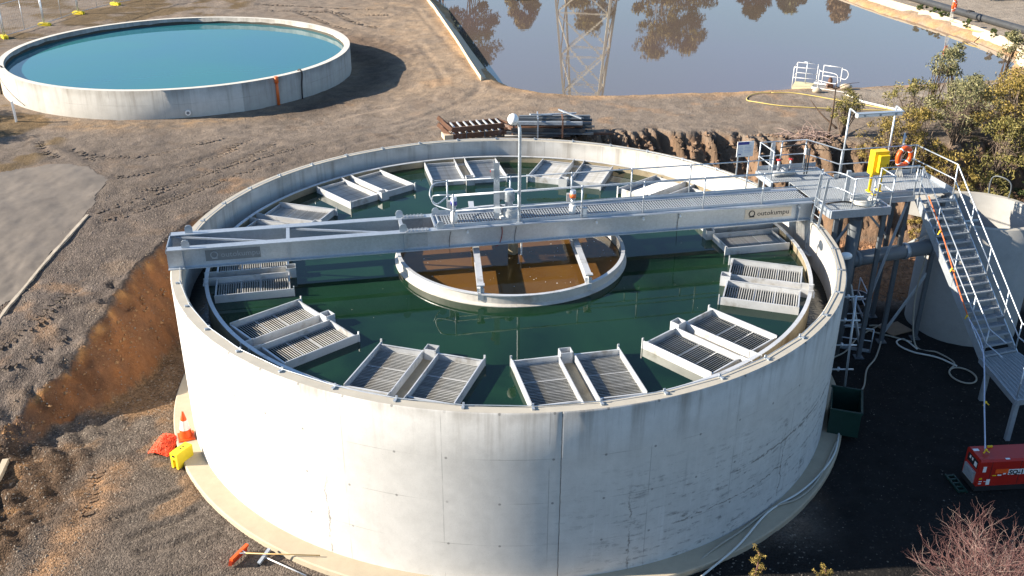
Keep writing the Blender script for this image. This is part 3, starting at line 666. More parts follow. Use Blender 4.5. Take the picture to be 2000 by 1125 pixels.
# ------------------------------------------------------------------ 12 pairs of settler trays round the launder
names=['right end under the bridge','back right behind the handrail','back, right of the lamp post','back, left of the lamp post','back left in sunlight','far left behind the bare beams','left end before the bare beams','front left between bridge end and front','front wall left of the vertical joint','front wall above the vertical joint','front right fully sunlit','right side beside the launder channel']
def make_pack():
    t=thing('settler_tray',names[0],'settler tray',(0,0,0),0,'pairs of slatted settler trays round the tank')
    ri,ro,zt=6.72,8.80,.25
    for s in (-1,1):
        # outer and inner side plates
        mb=MB(); mb.box(((ri+ro)/2-.05,s*1.40,.055),(ro-ri+.12,.018,.31)); mb.box(((ri+ro)/2,s*1.39,.21),(ro-ri,.03,.010)); mb.build('side_plate',M['stainless'],t)
        mb=MB(); mb.box(((ri+ro)/2,s*.20,.05),(ro-ri,.018,.30)); mb.box(((ri+ro)/2,s*.21,.205),(ro-ri,.03,.010)); mb.build('side_plate',M['stainless'],t)
        mb=MB(); mb.box((ri,s*.80,.07),(.018,1.18,.24)).box((ri+.015,s*.8,.19),(.04,1.18,.012)); mb.build('end_plate',M['stainless'],t)
        mb=MB(); mb.box((ro,s*.80,.05),(.018,1.18,.20)).box((ro-.02,s*.8,.15),(.04,1.18,.012)); mb.build('end_plate',M['stainless'],t)
        mb=MB(); mb.box((ri-.10,s*1.40,.11),(.03,.05,.34)); mb.build('hanger_lug',M['stainless'],t)
        mb=MB(); mb.box((7.55,s*.8,.01),(.025,1.16,.03)); mb.box((8.1,s*.8,.01),(.025,1.16,.03)); mb.build('stay_bar',M['stainless'],t)
        first=None
        for i in range(30):
            x=ri+.07+i*(ro-ri-.12)/29.5
            if first is None:
                mb=MB(); Mr=Matrix.Rotation(R(32),3,'Y'); mb.box((0,0,0),(.013,1.15,.05),M=Mr); first=mb.build('slat',M['slat'],t); o=first
            else: o=inst(first,'slat',t)
            o.location=(x,s*.80,.022)
    mb=MB(); mb.box((7.9,0,-.02),(2.5,.38,.02)); mb.build('trough_floor',M['launder'],t)
    mb=MB()
    for dx,dy,wx,wy in ((-.13,0,.02,.30),(.13,0,.02,.30),(0,-.15,.28,.02),(0,.15,.28,.02)): mb.box((ri-.06+dx,dy,.11),(wx,wy,.36))
    mb.build('outlet_box',M['stainless'],t)
    mb=MB(); mb.box((8.98,-.21,.10),(.36,.02,.26)).box((8.98,.21,.10),(.36,.02,.26)).box((9.0,0,-.01),(.4,.42,.02)); mb.build('spout',M['stainless'],t)
    return t
pk=make_pack(); kids=tree_of(pk); W0=4.20
for k in range(12):
    a=R(12.8+30*k); lab='pair of slatted steel settler trays at the '+names[k]
    if k==0: pk.location=(0,0,W0); pk.rotation_euler=(0,0,a); pk['label']=lab
    else: copy_tree(pk,kids,(0,0,W0+random.uniform(-.01,.01)),a+R(random.uniform(-.4,.4)),lab)

# ------------------------------------------------------------------ walkway bridge (s along, t across)
BA=R(11.67); UX=Vector((math.cos(BA),math.sin(BA),0)); NX=Vector((-math.sin(BA),math.cos(BA),0)); DZ=5.5
def B(s,t,z): return UX*s+NX*t+Vector((0,0,z))
BR=thing('walkway_bridge','galvanised steel bridge spanning the tank with walkway grating on its right half','bridge',(0,0,RH))
IB=[(-.13,-.61),(.13,-.61),(.13,-.585),(.012,-.585),(.012,-.03),(.13,-.03),(.13,0),(-.13,0),(-.13,-.03),(-.012,-.03),(-.012,-.585),(-.13,-.585)]
for t_ in (-.56,.56):
    mb=MB(); mb.extrude(IB,B(-10.03,t_,DZ),B(9.8,t_,DZ)); bo=mb.build('beam',M['galv'],BR)
    for s in (-2.9,): # bolted splice
        mb=MB(); mb.bar(B(s-.35,t_-.155*0+0,DZ+.012),B(s+.35,t_,DZ+.012),.2,.02)
        for q in range(6):
            for w_ in (-.07,.07): mb.bar(B(s-.28+q*.11,t_+w_,DZ+.02),B(s-.28+q*.11,t_+w_,DZ+.05),.035,.035)
        mb.bar(B(s-.3,t_-.024,DZ-.3),B(s+.3,t_-.024,DZ-.3),.018,.42)
        for q in range(3):
            for w_ in range(3): mb.bar(B(s-.2+q*.2,t_-.034,DZ-.15-w_*.15),B(s-.2+q*.2,t_-.06,DZ-.15-w_*.15),.03,.03)
        mb.build('splice_plate',M['galv_dull'],bo)
    for s in (-9.49,-3.31,-2.2):
        mb=MB(); pr=[(-.11,0),(.11,0),(.11,.14),(.085,.2),(.04,.235),(-.04,.235),(-.085,.2),(-.11,.14)]
        c=B(s,t_,DZ); vs=[c+UX*p+Vector((0,0,q))+NX*e for e in (-.015,.015) for p,q in pr]; k=len(pr)
        mb.add(vs,[tuple(range(k))[::-1],tuple(range(k,2*k))]+[(i,(i+1)%k,k+(i+1)%k,k+i) for i in range(k)])
        mb.tube([c+NX*-.018+Vector((0,0,.16)),c+NX*-.0+Vector((0,0,.16))],.035,8); mb.build('lifting_lug',M['galv'],bo)
    mb=MB()
    for s in (-9.6,-6.65,-3.3,9.3): mb.bar(B(s,t_-.07*(1 if t_<0 else -1),DZ-.3),B(s+.014,t_-.07*(1 if t_<0 else -1),DZ-.3),.11,.55)
    mb.build('web_stiffener',M['galv'],bo)
mb=MB(); mb.bar(B(-10.02,-.68,DZ-.05),B(-10.02,.68,DZ-.05),.03,.1).bar(B(-10.0,-.55,DZ-.3),B(-10.0,.55,DZ-.3),.02,.5); mb.build('end_channel',M['galv'],BR)
for s in (-6.65,-3.31,-2.25,-.3,2,4,6,8):
    mb=MB(); mb.bar(B(s,-.55,DZ-.06),B(s,.55,DZ-.06),.10,.10); mb.build('cross_member',M['galv'],BR)
for a,b in ((-9.9,-6.7),(-6.6,-3.4)):
    mb=MB(); mb.bar(B(a,.5,DZ-.08),B(b,-.5,DZ-.08),.06,.05); mb.build('brace',M['galv'],BR)
def grating(name,parent,poly_s0,poly_s1,t0,t1,ps=.062,pt=.10,z=DZ+.012,m='galv_dull',bw=.022,bh=.03):
    mb=MB(); s=poly_s0
    while s<poly_s1: mb.bar(B(s,t0,z),B(s,t1,z),bw,bh); s+=ps
    t_=t0
    while t_<=t1+1e-6: mb.bar(B(poly_s0,t_,z-.001),B(poly_s1,t_,z-.001),bw*.9,bh*.85); t_+=pt
    o=mb.build(name,M[m],parent,kind='stuff'); return o
grating('grating',BR,-2.15,9.75,-.42,.42,.085,.14,DZ+.012,'galv_dull',.026,.016)
for t_,h in ((-.50,.10),(.62,.12)):
    mb=MB(); mb.bar(B(-2.2,t_,DZ+h/2),B(9.9 if t_<0 else 8.9,t_,DZ+h/2),.012,h); mb.build('toe_plate',M['galv'],BR)
posts=[-1.8+1.97*i for i in range(7)]
pm=None
def post(parent,p,h,m='galv',r=.024,name='post'):
    mb=MB(); p=Vector(p); mb.tube([p,p+Vector((0,0,h))],r,8).sphere(p+Vector((0,0,h*.5)),.038,8,5).sphere(p+Vector((0,0,h)),.038,8,5); return mb.build(name,M[m],parent)
for t_,ss in ((-.53,posts),(.70,posts[:-1])):
    for s in ss:
        po=post(BR,B(s,t_,DZ+.02),1.0)
    e=posts[-1] if t_<0 else 8.9
    mb=MB(); mb.tube([B(-1.8-(.0 if t_<0 else 0),t_,DZ+1.02),B(e,t_,DZ+1.02)],.022,8); mb.build('top_rail',M['galv'],BR)
    mb=MB(); mb.tube([B(-1.8,t_,DZ+.52),B(e,t_,DZ+.52)],.02,8); mb.build('mid_rail',M['galv'],BR)
mb=MB(); mb.tube(spline([B(-1.8,-.53,DZ+1.02),B(-2.2,-.4,DZ+1.0),B(-2.35,-.1,DZ+.85),B(-2.3,-.1,DZ+.6),B(-1.8,-.53,DZ+.52)],6),.021,8)
mb.tube(spline([B(-1.8,.70,DZ+1.02),B(-2.25,.5,DZ+1.02),B(-2.4,.15,DZ+.8),B(-2.2,.2,DZ+.5),B(-1.8,.70,DZ+.52)],6),.021,8); mb.build('end_loop',M['galv'],BR)
mb=MB(); mb.tube([B(-2.2,-.45,DZ+.03),B(-2.2,.45,DZ+.03)],.03,6).bar(B(-2.35,-.5,DZ+.05),B(-2.35,.5,DZ+.05),.05,.06); mb.build('end_bar',M['galv'],BR)
# name plates on the near web
def plate(s0,s1,m,ml,dark):
    t_=-.576; mb=MB(); mb.bar(B(s0,t_,DZ-.29),B(s1,t_,DZ-.29),.012,.33); p=mb.build('name_plate',M[m],BR)
    M4=frame_mat(B(s0+.42,t_-.009,DZ-.36),UX,(0,0,1)); text_mesh('outokumpu',.235,'lettering',M[ml],p,M4,.003,0)
    mb=MB(); c=B(s0+.24,t_-.012,DZ-.275); 
    ring=[c+UX*.095*math.cos(a)+Vector((0,0,.095*math.sin(a))) for a in np.linspace(0,2*math.pi,20,endpoint=False)]
    mb.tube(ring,.016,5,closed=True); mb.bar(c+Vector((0,0,-.105))-UX*.07,c+Vector((0,0,-.105))+UX*.09,.02,.03); mb.build('emblem',M[ml],p)
plate(-8.98,-7.45,'label_grey','letter',0); plate(7.5,9.1,'label_light','ink',1)
for s in (-1.4,2.6,4.1,5.3,9.3):
    mb=MB(); mb.bar(B(s,-.60,DZ-.12),B(s,-.66,DZ-.12),.05,.07).sphere(B(s,-.68,DZ-.15),.035,8,5); mb.build('web_clamp',M['white'],BR)
mb=MB(); mb.tube(spline([B(-.35,-.60,DZ-.05),B(-.34,-.6,DZ-.3),B(-.42,-.58,DZ-.62),B(-.55,-.6,DZ-.7)],5),.012,5); mb.build('drop_cable',plain('red_cable',(.25,.03,.03),.5,0,.1),BR)
for s,l_ in ((-1.9,.8),(.1,.75),(5.3,1.15)):
    mb=MB(); mb.tube(spline([B(s,-.6,DZ-.1),B(s-.05,-.6,DZ-.4),B(s-.04,-.6,DZ-l_)],5),.008,5); mb.build('drop_cable',M['black'],BR)
# ------------------------------------------------------------------ things on the bridge
lp=thing('lamp_post','tall thin galvanised lamp post with white lamp head on the bridge','lamp post',B(.2,-.52,DZ))
c=B(.2,-.52,DZ); mb=MB(); mb.tube(spline([c,c+Vector((0,0,1.5)),c+Vector((0,0,2.7)),c+Vector((-.03,.05,3.0)),c+Vector((-.13,-.12,3.18))],6),.05,10); mb.build('pole',M['galv'],lp)
mb=MB(); mb.box(c+Vector((0,0,.02)),(.2,.2,.03)); mb.build('base_plate',M['galv'],lp)
mb=MB(); hd=c+Vector((-.20,-.26,3.27)); mb.sphere(hd,.26,14,8,(.62,.95,.62)); mb.box(hd+Vector((.03,.14,-.06)),(.12,.16,.12)); mb.build('lamp_head',M['white'],lp)
du=thing('drive_unit','grey geared motor drive standing at the centre of the walkway','motor',B(-.02,-.05,DZ))
c=B(-.02,-.05,DZ); mb=MB(); mb.lathe([(.001,.30),(.22,.30),(.24,.25),(.24,.10),(.32,.09),(.32,.0)],24,c=c); mb.sphere(c+Vector((-.03,-.25,.06)),.11,10,6); mb.build('gearbox',M['grey'],du)
mb=MB(); mb.lathe([(.001,.92),(.10,.92),(.15,.88),(.15,.55),(.11,.5),(.13,.3)],20,c=c); mb.build('motor_body',M['galv'],du)
mb=MB(); mb.box(c+Vector((-.2,-.02,.72)),(.16,.14,.22)); mb.build('terminal_box',M['grey'],du)
mb=MB(); mb.tube(spline([c+Vector((-.2,-.02,.62)),c+Vector((-.3,-.05,.45)),c+Vector((-.1,-.16,.38))],5),.015,6); mb.build('cable',M['black'],du)
mb=MB()
for k in range(9): mb.lathe([(.152,.56+k*.035),(.175,.56+k*.035),(.175,.57+k*.035),(.152,.57+k*.035)],20,c=c,closed=True)
mb.build('cooling_fins',M['galv_dull'],du)
cp=thing('control_post','upright steel channel post with small control box left of the motor','control post',B(-.40,-.05,DZ))
c=B(-.40,-.05,DZ); mb=MB(); mb.extrude([(-.09,-.05),(.09,-.05),(.09,.05),(.075,.05),(.075,-.035),(-.075,-.035),(-.075,.05),(-.09,.05)],c,c+Vector((0,0,1.78)),up=(0,1,0)); mb.build('channel',M['galv'],cp)
mb=MB(); mb.box(c+Vector((.03,-.10,.30)),(.16,.10,.17)); mb.build('junction_box',M['white'],cp)
mb=MB(); mb.box(c+Vector((-.12,-.06,1.45)),(.10,.12,.24)); mb.build('switch_box',M['grey'],cp)
mb=MB(); mb.tube([c+Vector((-.17,-.06,1.52)),c+Vector((-.19,-.06,1.52))],.035,8); mb.build('stop_button',M['red'],cp)
for s,t_,lab in ((-1.72,-.10,'white and blue level sensor at the left end of the walkway'),(1.95,-.18,'white level sensor with orange band right of the lamp post')):
    c=B(s,t_,DZ); ls=thing('level_sensor',lab,'sensor',c)
    mb=MB(); mb.tube([c,c+Vector((0,0,.32))],.105,14); mb.build('base',M['white'],ls)
    mb=MB(); mb.tube([c+Vector((0,0,.32)),c+Vector((0,0,.5))],.06,12).tube([c+Vector((0,0,.5)),c+Vector((0,0,.78))],.09,12); mb.build('housing',M['galv'],ls)
    mb=MB(); mb.lathe([(.095,.55),(.098,.55),(.098,.68),(.095,.68)],14,c=c,closed=True); mb.build('band',M['blue'] if s<0 else M['orange_pipe'],ls)
    mb=MB(); mb.box(c+Vector((-.13,.06,.52)),(.12,.14,.26)); mb.build('bracket_box',M['grey'],ls)
bx=thing('junction_box','small white junction box standing at the near walkway edge','box',B(2.25,-.5,DZ)); c=B(2.25,-.5,DZ)
mb=MB(); mb.box(c+Vector((0,0,.17)),(.14,.10,.3),BA); mb.build('case',M['galv'],bx); mb=MB(); mb.box(c+Vector((0,-.055,.2)),(.1,.012,.18),BA); mb.build('cover',M['white'],bx)

# ------------------------------------------------------------------ platform at the right end of the bridge
PF=thing('access_platform','galvanised grating platform on legs joining bridge and staircase','platform',B(12,0,0))
def gr(s0,s1,t0,t1,z=DZ+.01): return grating('grating',PF,s0,s1,t0,t1,.062,.09,z)
gr(9.86,14.6,-.72,1.18); gr(9.3,11.45,1.26,2.45); gr(9.95,11.85,-1.52,-.80,DZ-.02)
def chan(a,b,h=.18,w_=.07,name='edge_channel',m='galv'):
    mb=MB(); mb.bar(a,b,w_,h); return mb.build(name,M[m],PF)
zc=DZ-.09
for a,b in (((9.86,1.22),(14.65,1.22)),((11.9,-.76),(13.3,-.76)),((14.65,-.78),(14.65,1.26)),((9.26,2.5),(11.5,2.5)),((11.5,1.26),(11.5,2.5)),((9.26,1.26),(9.26,2.5)),((9.86,-.76),(11.9,-.76))):
    chan(B(*a,zc),B(*b,zc))
chan(B(9.9,-1.58,DZ-.09),B(11.95,-1.58,DZ-.09),.26,.08); chan(B(11.93,-1.55,DZ-.09),B(11.93,-.8,DZ-.09),.24); chan(B(9.9,-1.55,DZ-.09),B(9.9,-.8,DZ-.09),.24)
for a,b in (((11.5,1.27),(14.6,1.27)),((14.69,-.7),(14.69,1.2)),((11.95,-.70),(13.3,-.70)),((9.3,2.55),(11.5,2.55))):
    mb=MB(); mb.bar(B(*a,DZ+.08),B(*b,DZ+.08),.012,.15); mb.build('toe_plate',M['galv'],PF)
for s,t_ in ((10.2,-1.45),(11.85,-1.45),(10.2,1.2),(12.0,1.2),(13.9,1.2),(14.5,-.6),(13.2,-.6),(11.6,-.6),(9.4,2.4)):
    mb=MB(); p=B(s,t_,0); mb.bar((p.x,p.y,0),(p.x,p.y,DZ-.15),.13,.13).box((p.x,p.y,.02),(.3,.3,.04)); mb.build('leg',M['galv_dark'],PF)
for a,b in (((11.85,-1.45,2.2),(13.2,-.6,DZ-.2)),((13.9,1.2,2.4),(14.5,-.6,4.2)),((12.0,1.2,DZ-.3),(13.9,1.2,3.2)),((11.6,-.6,DZ-.3),(10.4,-1.0,3.9)),((13.2,-.6,.3),(14.5,-.6,2.6)),((11.85,-1.45,.4),(11.6,-.6,2.5))):
    mb=MB(); mb.bar(B(*a),B(*b),.07,.07); mb.build('brace',M['galv_dull'],PF)
def rail(pts,hs=(1.02,.52),parent=PF,r=.022,k=1):
    for h,nm in zip(hs,('top_rail','mid_rail')):
        P=[Vector(p)+Vector((0,0,h)) for p in pts]; mb=MB(); mb.tube(spline(P,k) if k>1 else P,r,8); mb.build(nm,M['galv'],parent)
def rposts(parent,pts,h=1.0):
    for p in pts: post(parent,p,h)
# far side rail (valve platform, then along the deck)
rail([B(9.3,1.45,DZ),B(9.3,2.5,DZ),B(11.0,2.5,DZ),B(11.6,1.22,DZ),B(14.45,1.22,DZ)])
rposts(PF,[B(9.3,1.45,DZ),B(9.3,2.5,DZ),B(10.1,2.5,DZ),B(11.0,2.5,DZ),B(11.65,1.22,DZ),B(13.2,1.22,DZ),B(14.4,1.22,DZ)])
mb=MB(); mb.bar(B(9.75,2.45,DZ),B(9.75,2.45,DZ+1.0),.12,.12); mb.build('channel_post',M['galv'],PF)
# near side rails
rail([B(11.95,-1.52,DZ),B(11.95,-.74,DZ),B(13.3,-.74,DZ)]); rposts(PF,[B(11.95,-1.52,DZ),B(11.95,-.74,DZ),B(13.25,-.74,DZ)])
rail([B(10.6,-1.52,DZ),B(11.95,-1.52,DZ)]); rposts(PF,[B(10.62,-1.52,DZ),B(11.3,-1.52,DZ)])
mb=MB(); mb.bar(B(10.75,-.85,DZ-.4),B(10.75,-.85,DZ+1.05),.12,.12); mb.build('channel_post',M['galv'],PF)
mb=MB()
for q in range(2): mb.tube(spline([B(9.95,-.72,DZ+1.0-q*.5),B(10.3,-.75,DZ+1.0-q*.5),B(10.5,-1.0,DZ+1.0-q*.5),B(10.6,-1.52,DZ+1.0-q*.5)],5),.021,8)
mb.build('corner_rail',M['galv'],PF)
# ladder down into the launder channel
ld=thing('ladder','short galvanised ladder from the platform down into the launder channel','ladder',B(9.85,-1.1,DZ-2.0))
for t_ in (-1.32,-.86):
    mb=MB(); a=B(9.62,t_,4.0); b=B(9.80,t_,DZ+1.0); mb.bar(a,b,.035,.07); mb.build('stile',M['galv'],ld)
for q in range(7):
    mb=MB(); f=.06+q*.105; a=B(9.62,-1.32,4.0).lerp(B(9.80,-1.32,DZ+1.),f); b=B(9.62,-.86,4.).lerp(B(9.80,-.86,DZ+1.),f); mb.tube([a,b],.014,6); mb.build('rung',M['galv'],ld)
mb=MB(); mb.box(B(9.6,-1.1,3.93),(.25,.52,.03),BA); mb.build('foot_plate',M['galv'],ld)
# staircase
TL,TR=Vector((13.25,1.9,DZ)),Vector((14.46,2.15,DZ)); BL,BR2=Vector((14.78,-1.45,1.42)),Vector((15.98,-1.05,1.42))
ST_=thing('staircase','steep galvanised open-tread staircase down to a grating landing on the right','staircase',(15.2,-1.2,0))
for a,b in ((TL,BL),(TR,BR2)):
    mb=MB(); mb.bar(a+Vector((0,0,-.08)),b+Vector((0,0,-.05)),.04,.24); mb.build('stringer',M['galv'],ST_)
NS=19
for i in range(NS):
    f=(i+.7)/NS; a=TL.lerp(BL,f); b=TR.lerp(BR2,f); d=(b-a).normalized(); a=a+d*.03; b=b-d*.03
    n_=Vector((d.y,-d.x,0)); mb=MB()
    for q in range(6): mb.bar(a+n_*(q*.042-.10),b+n_*(q*.042-.10),.016,.03)
    for q in range(8): e=a.lerp(b,(q+.5)/8); mb.bar(e-n_*.10,e+n_*.11,.016,.026)
    mb.bar(a+n_*.125,b+n_*.125,.035,.05); mb.build('tread',M['galv_dull'],ST_)
LA=[Vector((14.72,-1.45,1.42)),Vector((16.0,-1.0,1.42)),Vector((16.6,-3.4,1.42)),Vector((14.70,-3.92,1.42))]
mb=MB()
for q in range(40):
    f=q/39; mb.bar(LA[0].lerp(LA[3],f),LA[1].lerp(LA[2],f),.02,.03)
for q in range(14):
    f=q/13; mb.bar(LA[0].lerp(LA[1],f),LA[3].lerp(LA[2],f),.018,.026)
mb.build('landing_grating',M['galv_dull'],ST_,kind='stuff')
for i in range(4):
    a,b=LA[i]+Vector((0,0,-.09)),LA[(i+1)%4]+Vector((0,0,-.09)); mb=MB(); mb.bar(a,b,.07,.18); mb.build('landing_channel',M['galv'],ST_)
for p in (LA[3],LA[0]+Vector((.15,-.3,0)),LA[2]):
    mb=MB(); mb.bar((p.x+.06,p.y+.06,0),(p.x+.06,p.y+.06,1.34),.13,.13); mb.build('landing_leg',M['galv_dull'],ST_)
UPZ=Vector((0,0,1))
for a,b,lean in ((TL,BL,0),(TR,BR2,0)):
    d=(b-a)
    for h,nm in ((1.0,'hand_rail'),(.5,'mid_rail')):
        s0=[B(14.45,1.22,DZ+h)] if a is TR else [a+Vector((-1.15,-.1,h))]
        P=s0+[a+Vector((0,0,h)),b+Vector((0,0,h)),b+d.normalized()*.0+Vector((.12,-.9,h))]
        mb=MB(); mb.tube(P,.022,8); mb.build(nm,M['galv'],ST_)
    for f in (.02,.28,.55,.82,1.0):
        p=a.lerp(b,f); mb=MB(); e=p+Vector((0,0,1.0))+d.normalized()*(-.10 if 0<f<1 else 0); mb.tube([p+Vector((0,0,-.1)),e],.022,8); mb.build('stanchion',M['galv'],ST_)
rposts(ST_,[LA[3]+Vector((.05,.1,0)),LA[2]])
rail([BR2+Vector((.12,-.9,0)),LA[2]],parent=ST_)
# striped tape / cable that follows the stair and drops to the generator
tp=[(13.5,1.45,5.62),(13.75,.6,4.75),(14.1,-.6,3.3),(14.25,-1.2,2.7)]
mb=MB(); mb.tube(spline([(x-.1,y,z+.05) for x,y,z in tp],8),.022,6); o=mb.build('power_cable',M['orange_pipe'])
tag(o,'orange cable running down along the staircase','cable')
mb=MB(); mb.tube(spline([(14.15,-1.25,2.72),(14.2,-2.4,2.25),(13.4,-4.7,1.55),(12.95,-6.0,1.12)],8),.022,6); o=mb.build('hanging_cable',M['stripe_blue'])
tag(o,'blue and white striped cable hanging from the staircase to the generator','cable')
def bow(x,y,z,i):
    mb=MB(); mb.sphere((x,y,z),.04,6,4).bar((x,y,z),(x+.09,y-.03,z-.07),.03,.02).bar((x,y,z),(x-.06,y-.02,z-.10),.03,.02); o=mb.build('cable_tie',M['yellow'])
    tag(o,['yellow tie on the orange cable near the top of the stair','yellow tie on the orange cable halfway down the stair','yellow tie at the join of orange and striped cable','yellow tie on the striped cable halfway to the generator','yellow tie on the striped cable just above the generator'][i],'tie')
for i,(x,y,z) in enumerate(((13.6,.6,4.8),(13.82,-.25,3.9),(14.12,-1.22,2.75),(13.55,-4.4,1.65),(12.97,-6.0,1.15))): bow(x,y,z,i)
# ------------------------------------------------------------------ things on the platform
def vbox(mb,p,d): return mb.box(p,d,BA)
c=B(12.15,-.2,DZ); yc=thing('electrical_cabinet','yellow electrical cabinet on a two-legged yellow stand on the platform','cabinet',c)
mb=MB(); vbox(mb,c+Vector((0,.05,1.02)),(.5,.30,.78)); mb.build('case',M['yellow'],yc)
mb=MB(); vbox(mb,c+Vector((.08,-.16,1.03)),(.33,.16,.56)); mb.build('door',M['yellow'],yc)
mb=MB(); mb.box(c+Vector((.2,-.25,1.0)),(.03,.02,.08)); mb.build('handle',M['ink'],yc)
for q in (-.18,.18):
    p=c+UX*q; mb=MB(); mb.bar(p,p+Vector((0,0,.68)),.07,.07); mb.build('leg',M['yellow'],yc)
    mb=MB(); mb.bar(p+NX*-.38+Vector((0,0,.03)),p+NX*.15+Vector((0,0,.03)),.07,.06); mb.build('foot',M['yellow'],yc)
# fluorescent light on its two poles
gl=thing('platform_light','long white tube light held between two tall slanting poles above the platform','light',B(12.5,1.25,DZ))
g0,g1=B(11.72,1.26,DZ),B(13.4,1.26,DZ)
for p in (g0,g1):
    mb=MB(); top=p+Vector((.0,.0,2.42)); mb.tube([p,top],.035,8).tube([top,top-NX*.34+UX*.10+Vector((0,0,-.12))],.026,8); mb.build('pole',M['galv'],gl)
a,b=g0+Vector((.12,-.34,2.28)),g1+Vector((.05,-.34,2.28)); mb=MB(); mb.extrude([(-.09,-.02),(-.06,-.07),(.06,-.07),(.09,-.02),(.07,.05),(-.07,.05)],a,b); ho=mb.build('housing',M['white'],gl)
mb=MB(); mb.bar(a+Vector((0,0,.06)),b+Vector((0,0,.06)),.2,.02); mb.build('cover',M['galv'],gl)
mb=MB()
for q in (.15,.5,.85): e=a.lerp(b,q); mb.bar(e+NX*-.1+UX*-.03,e+NX*-.1+UX*.03,.03,.06)
mb.build('clip',M['galv_dull'],gl)
# life buoys
def buoy(p,rz,lab,labp,h=1.55,tilt=0):
    pt=thing('buoy_post',labp,'post',p); mb=MB(); mb.tube([p,p+Vector((0,0,h))],.032,8).tube([p+Vector((.05,0,h-.25)),p+Vector((.05,0,h-.1))],.02,6); mb.build('pole',M['galv'],pt)
    mb=MB(); mb.bar(p+Vector((0,0,h-.35)),p+Vector((0,-.14,h-.35)),.05,.04); mb.build('hook',M['galv'],pt)
    c=p+Vector((.06,-.14,h-.78)); bo=thing('life_buoy',lab,'life buoy',c)
    X_=Vector((math.cos(rz),math.sin(rz),0)); mb=MB(); ring=[c+(X_*math.cos(a)+Vector((0,0,1))*math.sin(a))*.30 for a in np.linspace(0,2*math.pi,28,endpoint=False)]
    mb.tube(ring,.082,10,closed=True); mb.build('ring',M['orange'],bo)
    for a in (.6,2.2,3.8,5.4):
        rr=[c+(X_*math.cos(a+q)+Vector((0,0,1))*math.sin(a+q))*.30 for q in (-.07,.07)]; mb=MB(); mb.tube(rr,.087,10); mb.build('band',M['white'],bo)
    mb=MB()
    for q in range(6): mb.tube(spline([p+Vector((-.03+.02*q,-.06,h-1.0)),p+Vector((-.1+.035*q,-.12,h-1.3)),p+Vector((-.14+.05*q,-.10-.03*q,.05))],4),.008,4)
    mb.build('rope',M['white_hose'],bo)
buoy(B(13.72,1.0,DZ),R(28),'orange life buoy hanging on a post on the platform','short galvanised post carrying the platform life buoy')
p=Vector((30.25,40.6,3.72)); buoy(p,R(50),'small orange life buoy on the far right bank of the pond','pale post of the life buoy on the far right pond bank',1.9)
# valve gear on the small platform
vg=thing('valve_assembly','small pump and valve assembly with red handwheels on the rear platform','valve',B(9.75,1.75,DZ)); c=B(9.75,1.75,DZ)
mb=MB(); mb.tube([c+UX*-.25+UPZ*.14,c+UX*.55+UPZ*.14],.09,10).sphere(c+UX*.15+UPZ*.2,.15,10,6); mb.build('body',M['grey'],vg)
for q in (-.1,.35):
    mb=MB(); mb.tube([c+UX*q+UPZ*.2,c+UX*q+UPZ*.62],.03,8); mb.build('stem',M['galv'],vg)
    mb=MB(); mb.lathe([(.02,.6),(.08,.6),(.08,.64),(.02,.64)],12,c=c+UX*q,closed=True); mb.build('handwheel',M['red'],vg)
mb=MB(); mb.tube(spline([c+UX*.9+UPZ*.05,c+UX*.9+UPZ*1.0,c+UX*.5+UPZ*1.1,c+UX*-.1+UPZ*1.05],5),.025,7).tube([c+UX*1.0+UPZ*.05,c+UX*1.0+UPZ*.95],.025,7); mb.build('pipe',M['black_pipe'],vg)
mb=MB(); mb.box(c+UX*1.05+NX*.3+UPZ*.75,(.12,.1,.2),BA); mb.build('switch',M['white'],vg)
# hose coil and cable on the near platform
c=B(11.2,-1.15,DZ+.02); mb=MB()
for q in range(5):
    mb.tube([c+Vector(((.36+.03*math.sin(q*2))*math.cos(a),(.27+.02*q%3*.02)*math.sin(a),.03+q*.035+.02*math.sin(a*2+q))) for a in np.linspace(0,2*math.pi,26,endpoint=False)],.02,6,closed=True)
o=mb.build('hose_coil',M['white_hose']); tag(o,'coiled pale hose lying on the near platform beside the ladder','hose')
mb=MB(); mb.tube(spline([B(10.05,-.95,DZ+.03),B(10.3,-1.1,DZ+.12),B(10.7,-1.15,DZ+.12),B(11.0,-1.3,DZ+.04)],6),.03,6); o=mb.build('black_hose',M['black']); tag(o,'short black hose lying across the near platform','hose')
# white sign board
c=Vector((8.3,5.34,RH)); sg=thing('sign_board','white information board with blue heading on two posts at the tank rim','sign',c)
for q in (-.2,.22):
    mb=MB(); mb.bar(c+UX*q,c+UX*q+Vector((0,0,.95)),.05,.04); mb.build('post',M['galv'],sg)
bx0=c+Vector((.03,-.04,.92)); mb=MB(); mb.box(bx0+Vector((0,0,.16)),(.62,.025,.56),BA); bp=mb.build('board',M['white'],sg)
mb=MB(); mb.box(bx0+UX*-.08+NX*-.015+Vector((0,0,.375)),(.42,.006,.10),BA); mb.build('heading',M['blue'],bp)
mb=MB()
for q in range(5): 
    mb.box(bx0+UX*.1+NX*-.015+Vector((0,0,.27-q*.055)),(.3*random.uniform(.7,1),.004,.012),BA); mb.box(bx0+UX*-.17+NX*-.015+Vector((0,0,.25-q*.055)),(.2*random.uniform(.6,1),.004,.012),BA)
mb.build('printed_lines',plain('pale_blue_print',(.35,.42,.62),.5,0,.1),bp)
mb=MB(); mb.box(bx0+UX*-.2+NX*-.015+Vector((0,0,-.03)),(.1,.005,.04),BA); mb.build('mark',M['blue'],bp)
